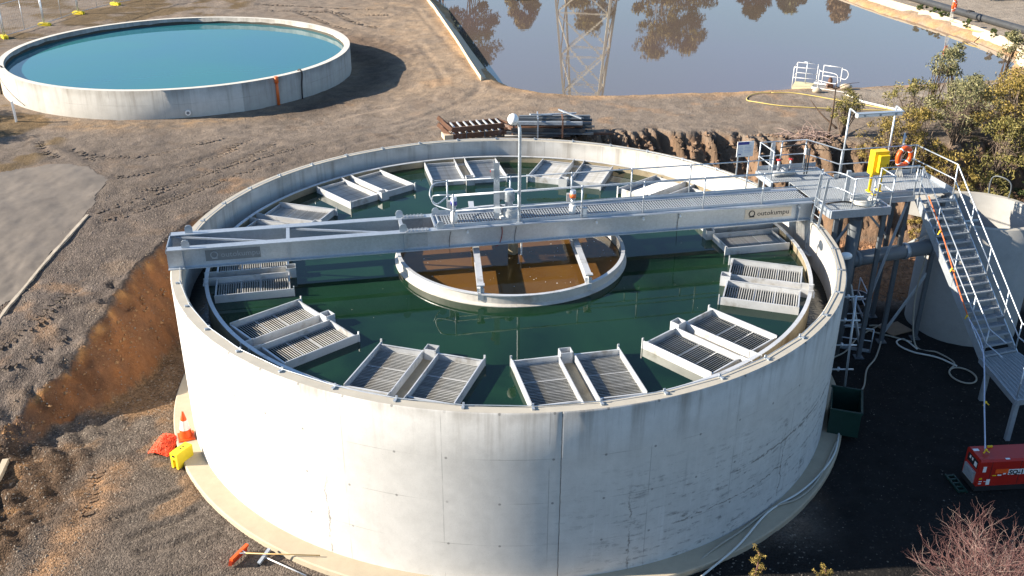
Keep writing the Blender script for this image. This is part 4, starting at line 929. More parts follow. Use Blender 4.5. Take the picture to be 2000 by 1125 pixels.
# ------------------------------------------------------------------ small round tank behind the stair
T3=(16.4,3.6); t3=thing('round_tank','smaller round concrete tank standing behind the staircase','tank',(T3[0],T3[1],0)); T3H=4.36
mb=MB(); mb.lathe([(1.86,-.4),(1.86,T3H),(1.66,T3H),(1.66,.5)],64,c=(*T3,0),smooth=False)
for q in range(len(mb.sm)): mb.sm[q]=True
mb.build('wall',M['conc_plain'],t3)
mb=MB(); mb.lathe([(1.855,T3H+.002),(1.66,T3H+.002)],64,c=(*T3,0)); mb.build('rim',M['conc_top'],t3)
mb=MB(); mb.lathe([(1.67,1.6),(.001,1.6)],40,c=(*T3,0)); mb.build('water',M['w_launder'],t3)
mb=MB(); mb.bar((14.95,6.35,T3H-.6),(16.35,5.30,T3H-.6),.22,1.2); mb.build('wing_wall',M['conc_plain'],t3)
mb=MB(); mb.tube([(15.0,3.0,4.1),(16.1,3.3,4.1)],.05,8); mb.build('inlet_pipe',M['white_hose'],t3)
fx=thing('ladder_hoop','thin dark ladder hoop on the back rim of the small tank','ladder',(17.6,4.9,T3H))
mb=MB(); mb.tube(spline([(17.3,5.3,T3H-.2),(17.3,5.3,T3H+.55),(17.5,5.0,T3H+.7),(17.75,4.75,T3H+.5),(17.75,4.75,T3H-.2)],6),.025,6); mb.build('hoop',M['galv_dark'],fx)
# pipe between the two tanks
PP=thing('transfer_pipe','thick grey horizontal pipe between the big tank and the small tank','pipe',(12.2,1.7,3.2))
mb=MB(); mb.tube([(9.9,.95,3.45),(15.0,2.75,3.45)],.25,18); mb.build('barrel',M['grey_pipe'],PP)
for f,mm in ((.30,'grey_pipe'),(.66,'galv'),(.85,'grey_pipe')):
    a=Vector((9.9,.95,3.45)).lerp(Vector((15.,2.75,3.45)),f); d=Vector((5.1,1.8,0)).normalized(); mb=MB(); mb.tube([a-d*.07,a+d*.07],.285,18); mb.build('coupling',M[mm],PP)
mb=MB(); mb.tube([(11.1,1.2,0.),(11.1,1.2,DZ-.5)],.20,14); mb.build('riser',M['galv_dark'],PP)
wf=thing('wall_light','white rounded wall light on a bracket on the outside of the big tank','light',(10.3,.0,3.9)); 
mb=MB(); mb.sphere((10.42,-.30,4.35),.16,12,8,(1.25,.85,.75)); mb.build('shade',M['white'],wf); mb=MB(); mb.tube([(9.95,-.3,4.32),(10.35,-.30,4.35)],.05,8); mb.build('bracket',M['galv'],wf)
# steel guard frames on the ground below the pipe
def guard(p,q,lab,h=1.0):
    p=Vector(p);q=Vector(q); t=thing('guard_rail',lab,'guard rail',p)
    for z,nm in ((h,'top_rail'),(h*.5,'mid_rail')): mb=MB(); mb.tube([p+UPZ*z,q+UPZ*z],.022,7); mb.build(nm,M['galv'],t)
    for e in (p,q): mb=MB(); mb.tube([e,e+UPZ*h],.022,7); mb.build('post',M['galv'],t)
    mb=MB(); mb.bar(p+UPZ*.06,q+UPZ*.06,.02,.12); mb.build('kick_plate',M['galv_dull'],t)
guard((10.6,3.0,0),(12.9,3.2,0),'low galvanised guard rail on the ground nearest the big tank',1.1); guard((12.9,3.3,0),(13.1,5.0,0),'low galvanised guard rail turned toward the rubble',1.1); guard((10.8,1.8,0),(12.4,1.3,0),'low galvanised guard rail in front of the grey pipe riser',.9)
mb=MB(); mb.box((13.85,2.95,.05),(.95,.75,.03),R(25),None); o=mb.build('plywood_board',M['wood']); tag(o,'brown plywood board lying on the dark ground under the pipe','board')
st=thing('steel_bucket','dark round rubber tub with silver rim under the pipe','tub',(13.2,5.2,0))
mb=MB(); mb.lathe([(.30,0),(.38,.28),(.34,.28),(.27,.04),(.001,.04)],18,c=(13.2,5.2,0)); mb.build('body',M['black'],st); mb=MB(); mb.lathe([(.38,.27),(.40,.27),(.40,.30),(.35,.30)],18,c=(13.2,5.2,0),closed=True); mb.build('rim',M['galv'],st)
# hoses on the dark ground
def hose(pts,lab,m='hose',r=.028,z=.04,name='hose'):
    P=[(x,y,(Tz(x,y) if len(q)==0 else q[0])+z) for x,y,*q in pts]; mb=MB(); mb.tube(spline(P,8),r,6); o=mb.build(name,M[m]); tag(o,lab,'hose'); return o
hose([(10.0,-2.0,0.0),(10.79,-1.67,0),(11.4,-1.06,0),(11.9,.1,0),(12.47,.91,0),(13.1,2.2,0),(13.39,3.12,0),(13.0,3.2,0)],'pale hose crossing the dark ground from the wooden board to the green trough')
hose([(10.5,.6,0),(11.5,1.25,0),(12.3,2.3,0),(13.1,3.0,0),(13.6,3.4,0)],'pale hose lying close to the guard rails beside the big tank')
hose([(12.4,3.4,0),(12.9,2.8,0),(13.5,2.4,0),(14.1,2.0,0)],'short pale hose crossing the plywood board')
ring=[(14.95+.40*math.cos(a),-.25+.50*math.sin(a),0) for a in np.linspace(2.2,2.2+4*math.pi,26)]
hose([(14.05,2.17,3.3),(13.95,2.1,1.6),(14.1,1.7,.05),(14.7,1.27,0),(15.0,.6,0)]+ring,'long pale hose hanging from the pipe and ending in a coil by the landing')
hose([(15.0,.35,0),(14.57,.92,0),(13.91,1.27,0),(13.57,1.7,0),(13.6,2.06,0),(13.9,2.17,0),(14.1,1.5,0)],'white hose loop on the dark ground before the small tank','white_hose')
hose([(9.95,-3.2,.15),(9.75,-3.87,.15),(9.3,-4.9,.16),(8.61,-5.86,.16),(7.84,-6.65,.16),(6.81,-7.47,.16),(5.73,-8.8,.16),(4.67,-9.72,.0),(3.8,-10.6,0)],'pale hose running along the footing at the right, outer strand','white_hose',.03)
hose([(9.6,-4.2,.16),(8.56,-6.0,.16),(7.78,-6.87,.16),(6.96,-7.30,.16),(5.9,-8.25,.16),(5.18,-8.85,.16),(4.2,-9.65,0)],'pale hose running along the footing at the right, inner strand','hose',.03)
# green trough with sampling pipe ladder
tr=thing('green_trough','dark green open trough on the footing at the right side of the tank','trough',(10.1,-2.9,0.15))
mb=MB(); c=Vector((10.05,-3.25,.15)); rz=R(-18)
def rot(x,y,z): return c+Vector((x*math.cos(rz)-y*math.sin(rz),x*math.sin(rz)+y*math.cos(rz),z))
for x,y,dx,dy in ((-.42,0,.03,1.3),(.42,0,.03,1.3),(0,-.65,.87,.03),(0,.65,.87,.03)): mb.box(rot(x,y,.42),(dx,dy,.84),rz)
mb.box(rot(0,0,.05),(.84,1.3,.04),rz); mb.build('tub',M['green'],tr)
mb=MB(); mb.box(rot(0,-.68,.84),(.92,.06,.05),rz).box(rot(0,.68,.84),(.92,.06,.05),rz).box(rot(.44,0,.84),(.06,1.36,.05),rz); mb.build('rim',M['green'],tr)
sp=thing('sampling_pipe','upright sampling pipe with four short taps on the right side of the tank wall','pipe',(10.2,-2.2,.6))
mb=MB(); mb.tube([(10.25,-2.45,.9),(10.22,-2.15,3.9)],.035,8); mb.build('standpipe',M['galv'],sp)
for z in (1.5,2.3,3.1,3.85):
    y=-2.4+(z-.9)*.09; mb=MB(); mb.tube([(9.72,y,z),(10.45,y,z)],.028,7).tube([(10.0,y,z-.05),(10.0,y,z+.07)],.04,7); mb.build('tap',M['galv'],sp)
# red generator
gx0,gy0=12.72,-6.36; ga=math.atan2(.12,1.39); gE=Vector((math.cos(ga),math.sin(ga),0)); gN=Vector((-math.sin(ga),math.cos(ga),0))
def G(a,b,z): return Vector((gx0,gy0,0))+gE*a+gN*b+Vector((0,0,z))
ge=thing('generator','red enclosed diesel generator set with stickers standing on the dark ground','generator',G(.9,.35,0))
def gbox(mb,a0,a1,b0,b1,z0,z1): return mb.box(G((a0+a1)/2,(b0+b1)/2,(z0+z1)/2),(a1-a0,b1-b0,z1-z0),ga)
mb=MB(); L=1.95; Wd=.72
pr=[(0,.2),(Wd,.2),(Wd,.98),(Wd-.05,1.04),(.05,1.04),(0,.98)]
vs=[G(.0,b,z) for b,z in pr]+[G(L,b,z) for b,z in pr]; k=len(pr); mb.add(vs,[tuple(range(k)),tuple(range(2*k-1,k-1,-1))]+[(i,k+i,k+(i+1)%k,(i+1)%k) for i in range(k)]); mb.build('body',M['red'],ge)
mb=MB(); gbox(mb,-.02,L,-.01,Wd+.01,.04,.20); mb.build('base_frame',M['black'],ge)
mb=MB(); gbox(mb,-.04,-.002,.12,.64,.22,.58); rd=mb.build('radiator_grille',M['grey'],ge)
mb=MB()
for q in range(6): gbox(mb,-.055,-.04,.15,.61,.26+q*.05,.285+q*.05)
mb.build('louvre',M['galv_dull'],rd)
mb=MB(); gbox(mb,-.012,-.001,.12,.62,.68,.92); pn=mb.build('control_panel',M['black'],ge)
mb=MB(); gbox(mb,-.02,-.013,.14,.26,.72,.86); gbox(mb,-.02,-.013,.34,.40,.80,.88); gbox(mb,-.02,-.013,.46,.52,.80,.88); mb.build('gauge',M['white'],pn)
for a in (.33,1.15): mb=MB(); gbox(mb,a,a+.012,-.004,.0,.24,.98); mb.build('door_gap',M['black'],ge)
mb=MB(); gbox(mb,1.55,1.9,.2,.55,1.035,1.05); mb.build('exhaust_grille',M['black'],ge)
def sticker(a0,a1,z0,z1,m): mb=MB(); gbox(mb,a0,a1,-.006,-.001,z0,z1); mb.build('sticker',M[m],ge)
for q in ((.06,.15,.34,.37,'white'),(.06,.14,.27,.30,'white'),(.20,.29,.34,.36,'white'),(.27,.37,.24,.42,'white'),(.10,.19,.66,.84,'white'),(.05,.13,.42,.47,'yellow'),(.40,.52,.52,.55,'yellow'),(.55,.66,.52,.56,'white'),(.7,.78,.56,.60,'white')): sticker(*q)
sticker(.47,.84,.60,.74,'orange'); text_mesh('SQ-115',.20,'lettering',M['ink'],ge,frame_mat(G(.86,-.012,.56),gE,(0,0,1)),.002,.006)
mb=MB(); gbox(mb,.84,1.6,-.004,-.001,.54,.72); mb.build('sticker',M['white'],ge)
mb=MB(); mb.box(G(.10,.50,1.046),(.16,.10,.004),ga).box(G(.75,.04,1.046),(.12,.06,.004),ga); mb.build('top_label',M['white'],ge)
mb=MB(); mb.box(G(.55,.6,1.06),(.14,.04,.05),ga); mb.build('lifting_eye',M['yellow'],ge)
pl=thing('drain_grate','dark perforated plastic plate lying beside the generator','plate',(12.3,-6.0,0)); mb=MB(); 
for q in range(5): mb.box(Vector((12.38,-6.0,.03))+gN*(q*.17-.34),(.22,.05,.05),ga)
mb.box((12.27,-6.0,.03),(.04,.8,.05),ga).box((12.49,-6.0,.03),(.04,.8,.05),ga); mb.build('plate',M['green'],pl)

# ------------------------------------------------------------------ small things left of the tank
def cone(p):
    t=thing('traffic_cone','orange traffic cone with white band standing on the tank footing','traffic cone',p); p=Vector(p)
    mb=MB(); mb.box(p+Vector((0,0,.02)),(.46,.46,.05),.4); mb.build('base',M['orange'],t)
    mb=MB(); mb.lathe([(.19,.04),(.145,.30)],24,c=p); mb.build('shell',M['orange'],t); mb=MB(); mb.lathe([(.092,.60),(.035,.87),(.001,.88)],24,c=p); mb.build('tip',M['orange'],t)
    mb=MB(); mb.lathe([(.1455,.30),(.0925,.60)],24,c=p); mb.build('reflective_band',M['white'],t)
cone((-9.43,-4.08,.16))
# bundle of orange barrier netting
nb=thing('netting_bundle','crumpled bundle of orange barrier netting on the gravel','netting',(-9.9,-4.3,.05))
mb=MB(); cx,cy=-9.97,-4.36
def blob(u,v,k): # u along, v across -1..1
    x=cx+u*.31+v*.06; y=cy+v*.48-u*.08
    return Vector((x,y,.06+.18*max(0,1-u*u*.8)*max(0,1-v*v*.7)*(1+.4*vn(np.array(u*3.+k),np.array(v*3.+k),9))+.05*float(vn(np.array(u*9.),np.array(v*9.+k),4))))
for i in range(19):
    u=-1+2*i/18; mb.tube([blob(u+.05*random.uniform(-1,1),-1+2*j/22,0)+Vector((random.uniform(-.01,.01),random.uniform(-.012,.012),0)) for j in range(23)],.014,4)
for j in range(27):
    v=-1+2*j/26; mb.tube([blob(-1+2*i/16,v+.03*random.uniform(-1,1),0)+Vector((0,random.uniform(-.012,.012),.004)) for i in range(17)],.011,4)
mb.build('net',M['orange_mesh'],nb)
mb=MB()
n1_,n2_=14,16; vs=[tuple(blob(-.93+1.86*i/n1_,-.93+1.86*j/n2_,1)-Vector((0,0,.045))) for i in range(n1_+1) for j in range(n2_+1)]
mb.add(vs,[(i*(n2_+1)+j,(i+1)*(n2_+1)+j,(i+1)*(n2_+1)+j+1,i*(n2_+1)+j+1) for i in range(n1_) for j in range(n2_)],True); mb.build('inner_layers',M['orange_mesh'],nb)
# yellow fence foot leaning at the footing
def foot_block(t,c,rz,L=.62,W=.24,H=.15,standing=False):
    """moulded plastic block with clamp holes and stepped end"""
    c=Vector(c)
    Mr=Matrix.Rotation(rz,3,'Z')@(Matrix.Rotation(R(90),3,'X') if standing else Matrix.Identity(3))
    def bx(mb,p,d): mb.box(c+Mr@Vector(p),d,M=Mr)
    mb=MB(); bx(mb,(0,0,H*.5),(L*.8,W,H)); bx(mb,(-L*.45,W*.33,H*.4),(L*.14,W*.3,H*.8)); bx(mb,(-L*.45,-W*.33,H*.4),(L*.14,W*.3,H*.8)); bx(mb,(L*.45,0,H*.35),(L*.12,W*.8,H*.7)); mb.build('block',M['yellow_plastic'],t)
    mb=MB()
    for q in (-.05,.05): bx(mb,(q*L*1.2,0,H+.001),(.04,.04,.006))
    bx(mb,(-L*.18,-W*.3,H+.001),(.07,.04,.006)); bx(mb,(-L*.18,W*.3,H+.001),(.07,.04,.006)); mb.build('clamp_hole',M['black'],t)
fb=thing('fence_foot','bright yellow plastic fence foot standing on end against the footing','fence foot',(-9.25,-5.25,.2))
c=Vector((-9.22,-5.18,0)); rz=R(62)
def Yb(mb,a,b,z,da,db,dz): mb.box(c+Vector((a*math.cos(rz)-b*math.sin(rz),a*math.sin(rz)+b*math.cos(rz),z)),(da,db,dz),rz)
mb=MB(); Yb(mb,.06,0,.30,.50,.26,.46); Yb(mb,-.24,.0,.42,.10,.26,.20); Yb(mb,-.24,.09,.18,.10,.07,.30); Yb(mb,-.24,-.09,.18,.10,.07,.30); Yb(mb,.0,0,.05,.40,.20,.10); mb.build('block',M['yellow_plastic'],fb)
mb=MB(); Yb(mb,.10,.0,.532,.05,.05,.006); Yb(mb,.0,.0,.532,.05,.05,.006); Yb(mb,-.292,.0,.44,.006,.10,.06); Yb(mb,-.192,.0,.22,.006,.10,.12); mb.build('clamp_hole',M['black'],fb)
def broom(h0,h1,hd,lab,mh,mt,nm,wid,z0,z1,dv_):
    a=Vector(h0);b=Vector(h1); t=thing(nm,lab,nm.replace('_',' '),(a.x,a.y,0))
    mb=MB(); mb.tube([a,b],.016,8); mb.build('handle',mh,t); d=Vector(dv_).normalized()
    mb=MB(); mb.bar(a-d*wid/2+Vector((0,0,.02)),a+d*wid/2+Vector((0,0,.02)),.085,.06); hd_=mb.build('head',mt,t)
    return t,a,d
t,a,d=broom((-6.62,-9.12,.22),(-4.62,-9.2,.22),0,'orange push broom with wooden handle lying against the footing',M['broom_wood'],M['orange'],'push_broom',.62,0,0,(.45,1,.0))
mb=MB()
for q in range(26):
    for w_ in (-.03,.0,.03): p=a+d*(-.3+q*.024); mb.bar(p+Vector((w_-.02,0,-.0)),p+Vector((w_-.06,0,-.17)),.018,.018)
mb.build('bristles',M['orange_mesh'],t)
mb=MB(); mb.bar(a+Vector((.02,-.06,.04)),a+Vector((.16,0,.0)),.02,.02).bar(a+Vector((.02,.08,.04)),a+Vector((.16,0,.0)),.02,.02); mb.build('brace',M['white'],t)
t,a,d=broom((-6.02,-9.12,.10),(-4.88,-9.72,.05),0,'floor squeegee with white handle and silver head on the gravel','M' and M['white'],M['galv'],'floor_squeegee',.46,0,0,(.45,1,.25))
mb=MB(); mb.bar(a-d*.22+Vector((-.03,0,-.03)),a+d*.22+Vector((-.03,0,-.03)),.012,.08); mb.build('blade',M['black'],t)
wp=thing('marker_post','short white wooden marker post before the settling basin','post',(-22.83,16.2,Tz(-22.83,16.2)))
z=Tz(-22.83,16.2); mb=MB(); mb.bar((-22.83,16.2,z-.1),(-22.86,16.24,z+.95),.14,.05); mb.build('stake',M['white'],wp)
# ------------------------------------------------------------------ settling basin at the back left
BH=1.36
bs=thing('settling_basin','low wide round concrete basin of blue water at the back left','basin',(BC[0],BC[1],BZ))
mb=MB(); mb.lathe([(BR_,-.25),(BR_,BH),(BR_-.30,BH),(BR_-.30,.1)],200,c=(BC[0],BC[1],BZ),smooth=False)
for q,f in enumerate(mb.f): mb.sm[q]=(q%3!=1)
mb.build('wall',M['conc_basin'],bs)
mb=MB(); mb.lathe([(BR_+.001,BH+.002),(BR_-.302,BH+.002)],160,c=(BC[0],BC[1],BZ),smooth=False); mb.build('coping',plain('pale_coping',(.58,.55,.49),.85,0,.15,2),bs)
mb=MB()
for q in range(160):
    a0=2*math.pi*q/160; a1=2*math.pi*(q+1)/160; w0=.10+.16*abs(float(vn(np.array(a0*7),np.array(1.),2))); w1=.10+.16*abs(float(vn(np.array(a1*7 if q<159 else 0.),np.array(1.),2))); rr=BR_-.303
    mb.add([(BC[0]+rr*math.cos(a),BC[1]+rr*math.sin(a),BZ+z) for a,z in ((a0,.9),(a1,.9),(a1,1.0+w1),(a0,1.0+w0))],[(0,1,2,3)])
mb.build('wet_tidemark',M['conc_dark'],bs)
mb=MB(); mb.lathe([(BR_-.29,1.0),(.001,1.0)],96,c=(BC[0],BC[1],BZ)); o=mb.build('basin_water',M['w_basin'],kind='structure',origin=(BC[0],BC[1],BZ+1.0))
def on_basin(px_ang,r=BR_): return Vector((BC[0]+r*math.cos(px_ang),BC[1]+r*math.sin(px_ang),BZ))
an=math.atan2(19.2-BC[1],-11.2-BC[0]); c=on_basin(an,BR_+.06)
oc=thing('overflow_pipe','orange pipe running down the outside of the basin wall','pipe',c); mb=MB(); mb.tube([c+UPZ*-.1,c+UPZ*1.28],.075,12).tube([c+UPZ*1.1,c+UPZ*1.40],.105,12); mb.build('pipe',M['orange_pipe'],oc)
for q,(ax,ay,lab) in enumerate(((-10.35,20.6,'black hose hanging over the basin wall right of the orange pipe'),(-26.2,20.8,'black hose hanging over the left end of the basin wall'))):
    an=math.atan2(ay-BC[1],ax-BC[0]); P=[on_basin(an,BR_-.35)+UPZ*1.1,on_basin(an,BR_-.15)+UPZ*1.43,on_basin(an,BR_+.06)+UPZ*1.3,on_basin(an-.01,BR_+.07)+UPZ*.7,on_basin(an-.015,BR_+.08)+UPZ*.0]
    mb=MB(); mb.tube(spline(P,5),.036,8); o=mb.build('hanging_hose',M['black']); tag(o,lab,'hose')
an=math.atan2(17.0-BC[1],-15.1-BC[0]); c=on_basin(an,BR_)
wo=thing('wall_outlet','small round white pipe outlet low on the basin wall','outlet',c+UPZ*.2); d=Vector((math.cos(an),math.sin(an),0)); mb=MB(); mb.tube([c+UPZ*.25-d*.05,c+UPZ*.25+d*.12],.13,14); mb.build('flange',M['white'],wo)
mb=MB(); mb.tube([c+UPZ*.25+d*.12,c+UPZ*.25+d*.13],.07,12); mb.build('bore',M['grey_pipe'],wo)
mb=MB(); a0=math.atan2(18.3-BC[1],-23.4-BC[0]); P=[on_basin(a0-.42+.1*q,BR_+.03)+UPZ*(1.1-.24*q) for q in range(5)]; mb.tube(spline(P,4),.012,5); o=mb.build('wall_cable',M['black']); tag(o,'thin cable sagging across the sunlit left flank of the basin','cable')
# temporary mesh fence
FP=[(-34.6,31.2),(-31.9,34.6),(-31.1,38.6),(-30.5,42.8),(-29.2,46.4),(-27.7,49.2),(-25.6,52.2)]
def fence(i,a,b):
    za=3.6; a=Vector((*a,za));b=Vector((*b,za)); d=(b-a).normalized()
    t=thing('mesh_fence',['temporary mesh fence panel at the left edge of the photo','temporary mesh fence panel second from the left edge','temporary mesh fence panel third from the left edge','temporary mesh fence panel fourth from the left edge','temporary mesh fence panel cut by the top edge','temporary mesh fence panel farthest back'][i],'fence',(a+b)/2,0,'temporary fence panels behind the basin')
    a2=a+d*.06;b2=b-d*.06
    for p in (a2,b2): mb=MB(); mb.tube([p+UPZ*.05,p+UPZ*2.05],.034,7); mb.build('post',M['galv'],t)
    for z,nm in ((2.05,'top_rail'),(.15,'bottom_rail')): mb=MB(); mb.tube([a2+UPZ*z,b2+UPZ*z],.02,6); mb.build(nm,M['galv'],t)
    mb=MB(); e=(a2+b2)/2; mb.tube([e+UPZ*.15,e+UPZ*2.05],.018,6); mb.build('mid_post',M['galv'],t)
    mb=MB(); n=int((b2-a2).length/.16)
    for q in range(n): e=a2.lerp(b2,(q+.5)/n); mb.tube([e+UPZ*.15,e+UPZ*2.05],.0025,3,False)
    for q in range(8): mb.tube([a2+UPZ*(.2+q*.25),b2+UPZ*(.2+q*.25)],.0025,3,False)
    mb.build('wire_mesh',M['galv_dull'],t,kind='stuff')
    ft=thing('fence_foot',['yellow fence foot nearest the left edge of the photo','yellow fence foot second from the left edge','yellow fence foot third from the left edge','yellow fence foot fourth from the left edge','yellow fence foot at the top edge','yellow fence foot farthest back'][i],'fence foot',b,0,'yellow feet of the temporary fence')
    foot_block(ft,b+UPZ*.0,math.atan2(d.y,d.x)+R(90)+R(random.uniform(-15,15)),.80,.30,.20)
for i in range(6): fence(i,FP[i],FP[i+1])
# ------------------------------------------------------------------ stacks of steel behind the tank
sk=thing('steel_frame_stack','stack of two rusty steel ladder frames behind the tank, left of the lamp post','steel stack',(-1.2,14.2,3.6))
def lframe(z,dy,m,lab):
    a=Vector((-2.55,13.75+dy,z)); b=Vector((-.25,14.45+dy,z+.02))
    for w_ in (0,.75):
        o=Vector((-.25*w_/.75,w_,0)); mb=MB(); mb.bar(a+o,b+o,.05,.22); 
        mb.bar(a+o,a+o+Vector((-.42,.22,.30)),.05,.20); mb.bar(b+o,b+o+Vector((.40,-.30,-.06)),.05,.18); mb.build('rail',M['rust'],sk)
    for q in range(8):
        e=a.lerp(b,(q+.5)/8); mb=MB(); mb.bar(e+Vector((0,.0,.08)),e+Vector((-.25,.75,.10)),.06,.05); mb.build('rung',M['stainless'],sk)
lframe(3.74,0,'rust','lower'); lframe(4.04,.05,'rust','upper')
for q in (-1.9,-1.1):
    mb=MB(); mb.bar((q,13.72+.28*(q+2.5)*1.0,3.62),(q,13.72+.28*(q+2.5),4.0),.05,.05); mb.build('prop',M['galv_dark'],sk)
mb=MB(); mb.box((-2.75,13.9,3.75),(.4,.6,.22),.3); mb.build('packing_block',M['conc_bank'],sk)
ts=thing('steel_tube_stack','untidy stack of steel tubes and frames behind the tank, right of the lamp post','steel stack',(1.9,14.7,3.6))
for lv in range(5):
    for q in range(5):
        y=14.2+q*.24+random.uniform(-.04,.04); z=3.67+lv*.145; x0=.5+random.uniform(-.75,.25); x1=3.1+random.uniform(-.45,.75)
        m=random.choice(['galv_dark','galv_dark','black_pipe','black_pipe','rust']) if lv<4 else random.choice(['galv_dark','black_pipe','grey_pipe','galv_dull'])
        mb=MB()
        if random.random()<.25: mb.tube([(x0,y,z),(x1,y+random.uniform(-.06,.06),z)],.075,8)
        else: mb.bar((x0,y,z),(x1,y+random.uniform(-.1,.1),z+random.uniform(-.02,.03)),.13,random.choice([.07,.1,.14]))
        mb.build('tube',M[m],ts)
for x,m in ((1.25,'galv'),(2.35,'rust')):
    mb=MB(); mb.bar((x,14.05,3.62),(x,14.05,4.5),.06,.06).bar((x,14.05,4.44),(x,15.3,4.44),.06,.06); mb.build('stillage_post',M[m],ts)
for a,b in (((.9,14.3,4.62),(1.9,14.9,4.42)),((1.4,14.9,4.44),(3.0,15.1,4.46)),((2.2,15.2,4.6),(3.2,14.5,4.38))):
    mb=MB(); mb.bar(a,b,.09,.05); mb.build('loose_bar',M['galv'],ts)
mb=MB(); mb.tube([(3.4,14.3,3.75),(4.6,14.5,3.70)],.06,7); o=mb.build('steel_tube',M['rust']); tag(o,'single rusty tube sticking out right of the tube stack','steel tube')
# ------------------------------------------------------------------ pontoon with rails at the pond edge
pn=thing('pond_jetty','small jetty with white rails and pale deck at the near pond edge','jetty',(15.9,23.2,3.4))
ja_=Vector((15.15,23.15,3.62)); je=Vector((.82,-.38,0)).normalized(); jn=Vector((.38,.92,0)).normalized()
def Jp(a,b,z): return Vector((14.95,23.35,3.5))+je*a+jn*b+Vector((0,0,z))
mb=MB(); mb.add([Jp(0,0,.1),Jp(1.05,-.0,.1),Jp(1.05,1.25,.1),Jp(0,1.25,.1),Jp(0,0,-.2),Jp(1.05,0,-.2),Jp(1.05,1.25,-.2),Jp(0,1.25,-.2)],[(0,1,2,3),(4,7,6,5),(0,4,5,1),(1,5,6,2),(2,6,7,3),(3,7,4,0)]); mb.build('float',plain('pale_yellow_float',(.58,.52,.32),.7,0,.25,3),pn)
mb=MB(); mb.bar(Jp(1.02,.60,.08),Jp(2.6,.40,.02),1.0,.06); mb.build('gangway',M['conc_plain'],pn)
for w_ in (.06,1.14): mb=MB(); mb.bar(Jp(1.0,w_,.10),Jp(2.7,w_-.2,.05),.05,.18); mb.build('gangway_side',M['white'],pn)
def jr(pts,ends=True):
    for h,nm in ((1.08,'top_rail'),(.54,'mid_rail')):
        mb=MB(); mb.tube([Vector(p)+UPZ*h for p in pts],.018,7); mb.build(nm,M['white'],pn)
    for p in pts: mb=MB(); mb.tube([Vector(p),Vector(p)+UPZ*1.08],.02,7); mb.build('post',M['white'],pn)
jr([Jp(1.3,.06,.05),Jp(.0,.02,.05),Jp(.02,1.2,.05),Jp(1.1,1.2,.05)]); jr([Jp(1.4,1.12,.05),Jp(2.35,.98,.05)])
for P in ([Jp(1.3,.06,1.05),Jp(2.1,-.05,1.0),Jp(2.25,-.05,.8),Jp(2.2,-.05,.5),Jp(1.3,.06,.55)],[Jp(2.35,.98,1.05),Jp(2.6,.95,1.0),Jp(2.7,.95,.78),Jp(2.6,.95,.55),Jp(2.35,.98,.55)]):
    mb=MB(); mb.tube(spline(P,5),.018,7); mb.build('end_loop',M['white'],pn)
mb=MB(); mb.tube([Jp(.55,1.0,.1),Jp(.55,1.0,1.25)],.03,7).tube([Jp(.35,1.0,1.22),Jp(.75,1.0,1.25)],.02,6); mb.build('gate_valve',M['galv'],pn)
mb=MB(); mb.sphere(Jp(1.85,.75,.42),.13,8,5,(1,1,1.6)).box(Jp(1.85,.75,.15),(.3,.3,.25)); mb.build('pump',M['rust'],pn)
hose(drape([(13.5,21.9),(12.9,21.8),(12.3,21.4),(11.97,20.6),(12.4,20.0),(13.4,19.4),(14.8,19.1),(16.6,18.9),(18.9,18.6)],0) and [(x,y) for x,y in [(13.5,21.9),(12.9,21.8),(12.3,21.4),(11.97,20.6),(12.4,20.0),(13.4,19.4),(14.8,19.1),(16.6,18.9),(18.9,18.6)]],'yellow hose making a wide loop on the sandy pond edge','yellow_hose',.024)
hose([(13.5,21.9),(14.6,21.8),(15.7,21.1),(17.2,20.0),(18.4,19.0),(19.3,18.2)],'yellow hose running straight from the loop toward the shrubs','yellow_hose',.024)
hose([(17.5,23.2,3.6),(17.3,22.3,3.45),(17.35,21.3),(17.7,20.3),(18.4,19.4),(19.2,18.6)],'white hose curving from the jetty toward the shrubs','white_hose',.06)
sr=thing('sand_bag','worn sandbag lying at the foot of the jetty','sandbag',(15.9,22.0,3.5)); z=Tz(15.9,22.0); mb=MB(); mb.sphere((15.9,22.05,z+.1),.25,10,6,(1,.7,.6)).sphere((17.6,22.7,z+.15),.28,10,6,(1.2,.8,.5)); mb.build('sack',M['conc_bank'],sr)
# black pipe, hose and clumps on the far right bank
pp=thing('pond_pipe','long black pipe lying along the far right bank road','pipe',(32,42,3.8)); P=[(28.0,60,4.05),(30.99,46.5,4.02),(33.4,36.64,4.0),(35,30,4.0)]; mb=MB(); mb.tube(spline(P,6),.24,12); mb.build('barrel',M['black_pipe'],pp)
mb=MB(); mb.tube([(32.1,42.1,4.01),(32.2,41.7,4.01)],.29,12); mb.build('joint',M['black'],pp)
hose([(30.3,40.4,3.75),(30.6,39.0,3.75),(30.5,37.6,3.75),(31.2,36.3,3.75),(31.5,35,3.75)],'yellow hose trailing on the far right bank','yellow_hose',.05)
hose([(30.9,36.8,3.8),(31.0,36.9,3.7),(30.0,36.0,3.2)],'thin dark rope hanging down the far right bank','black',.03,name='rope')
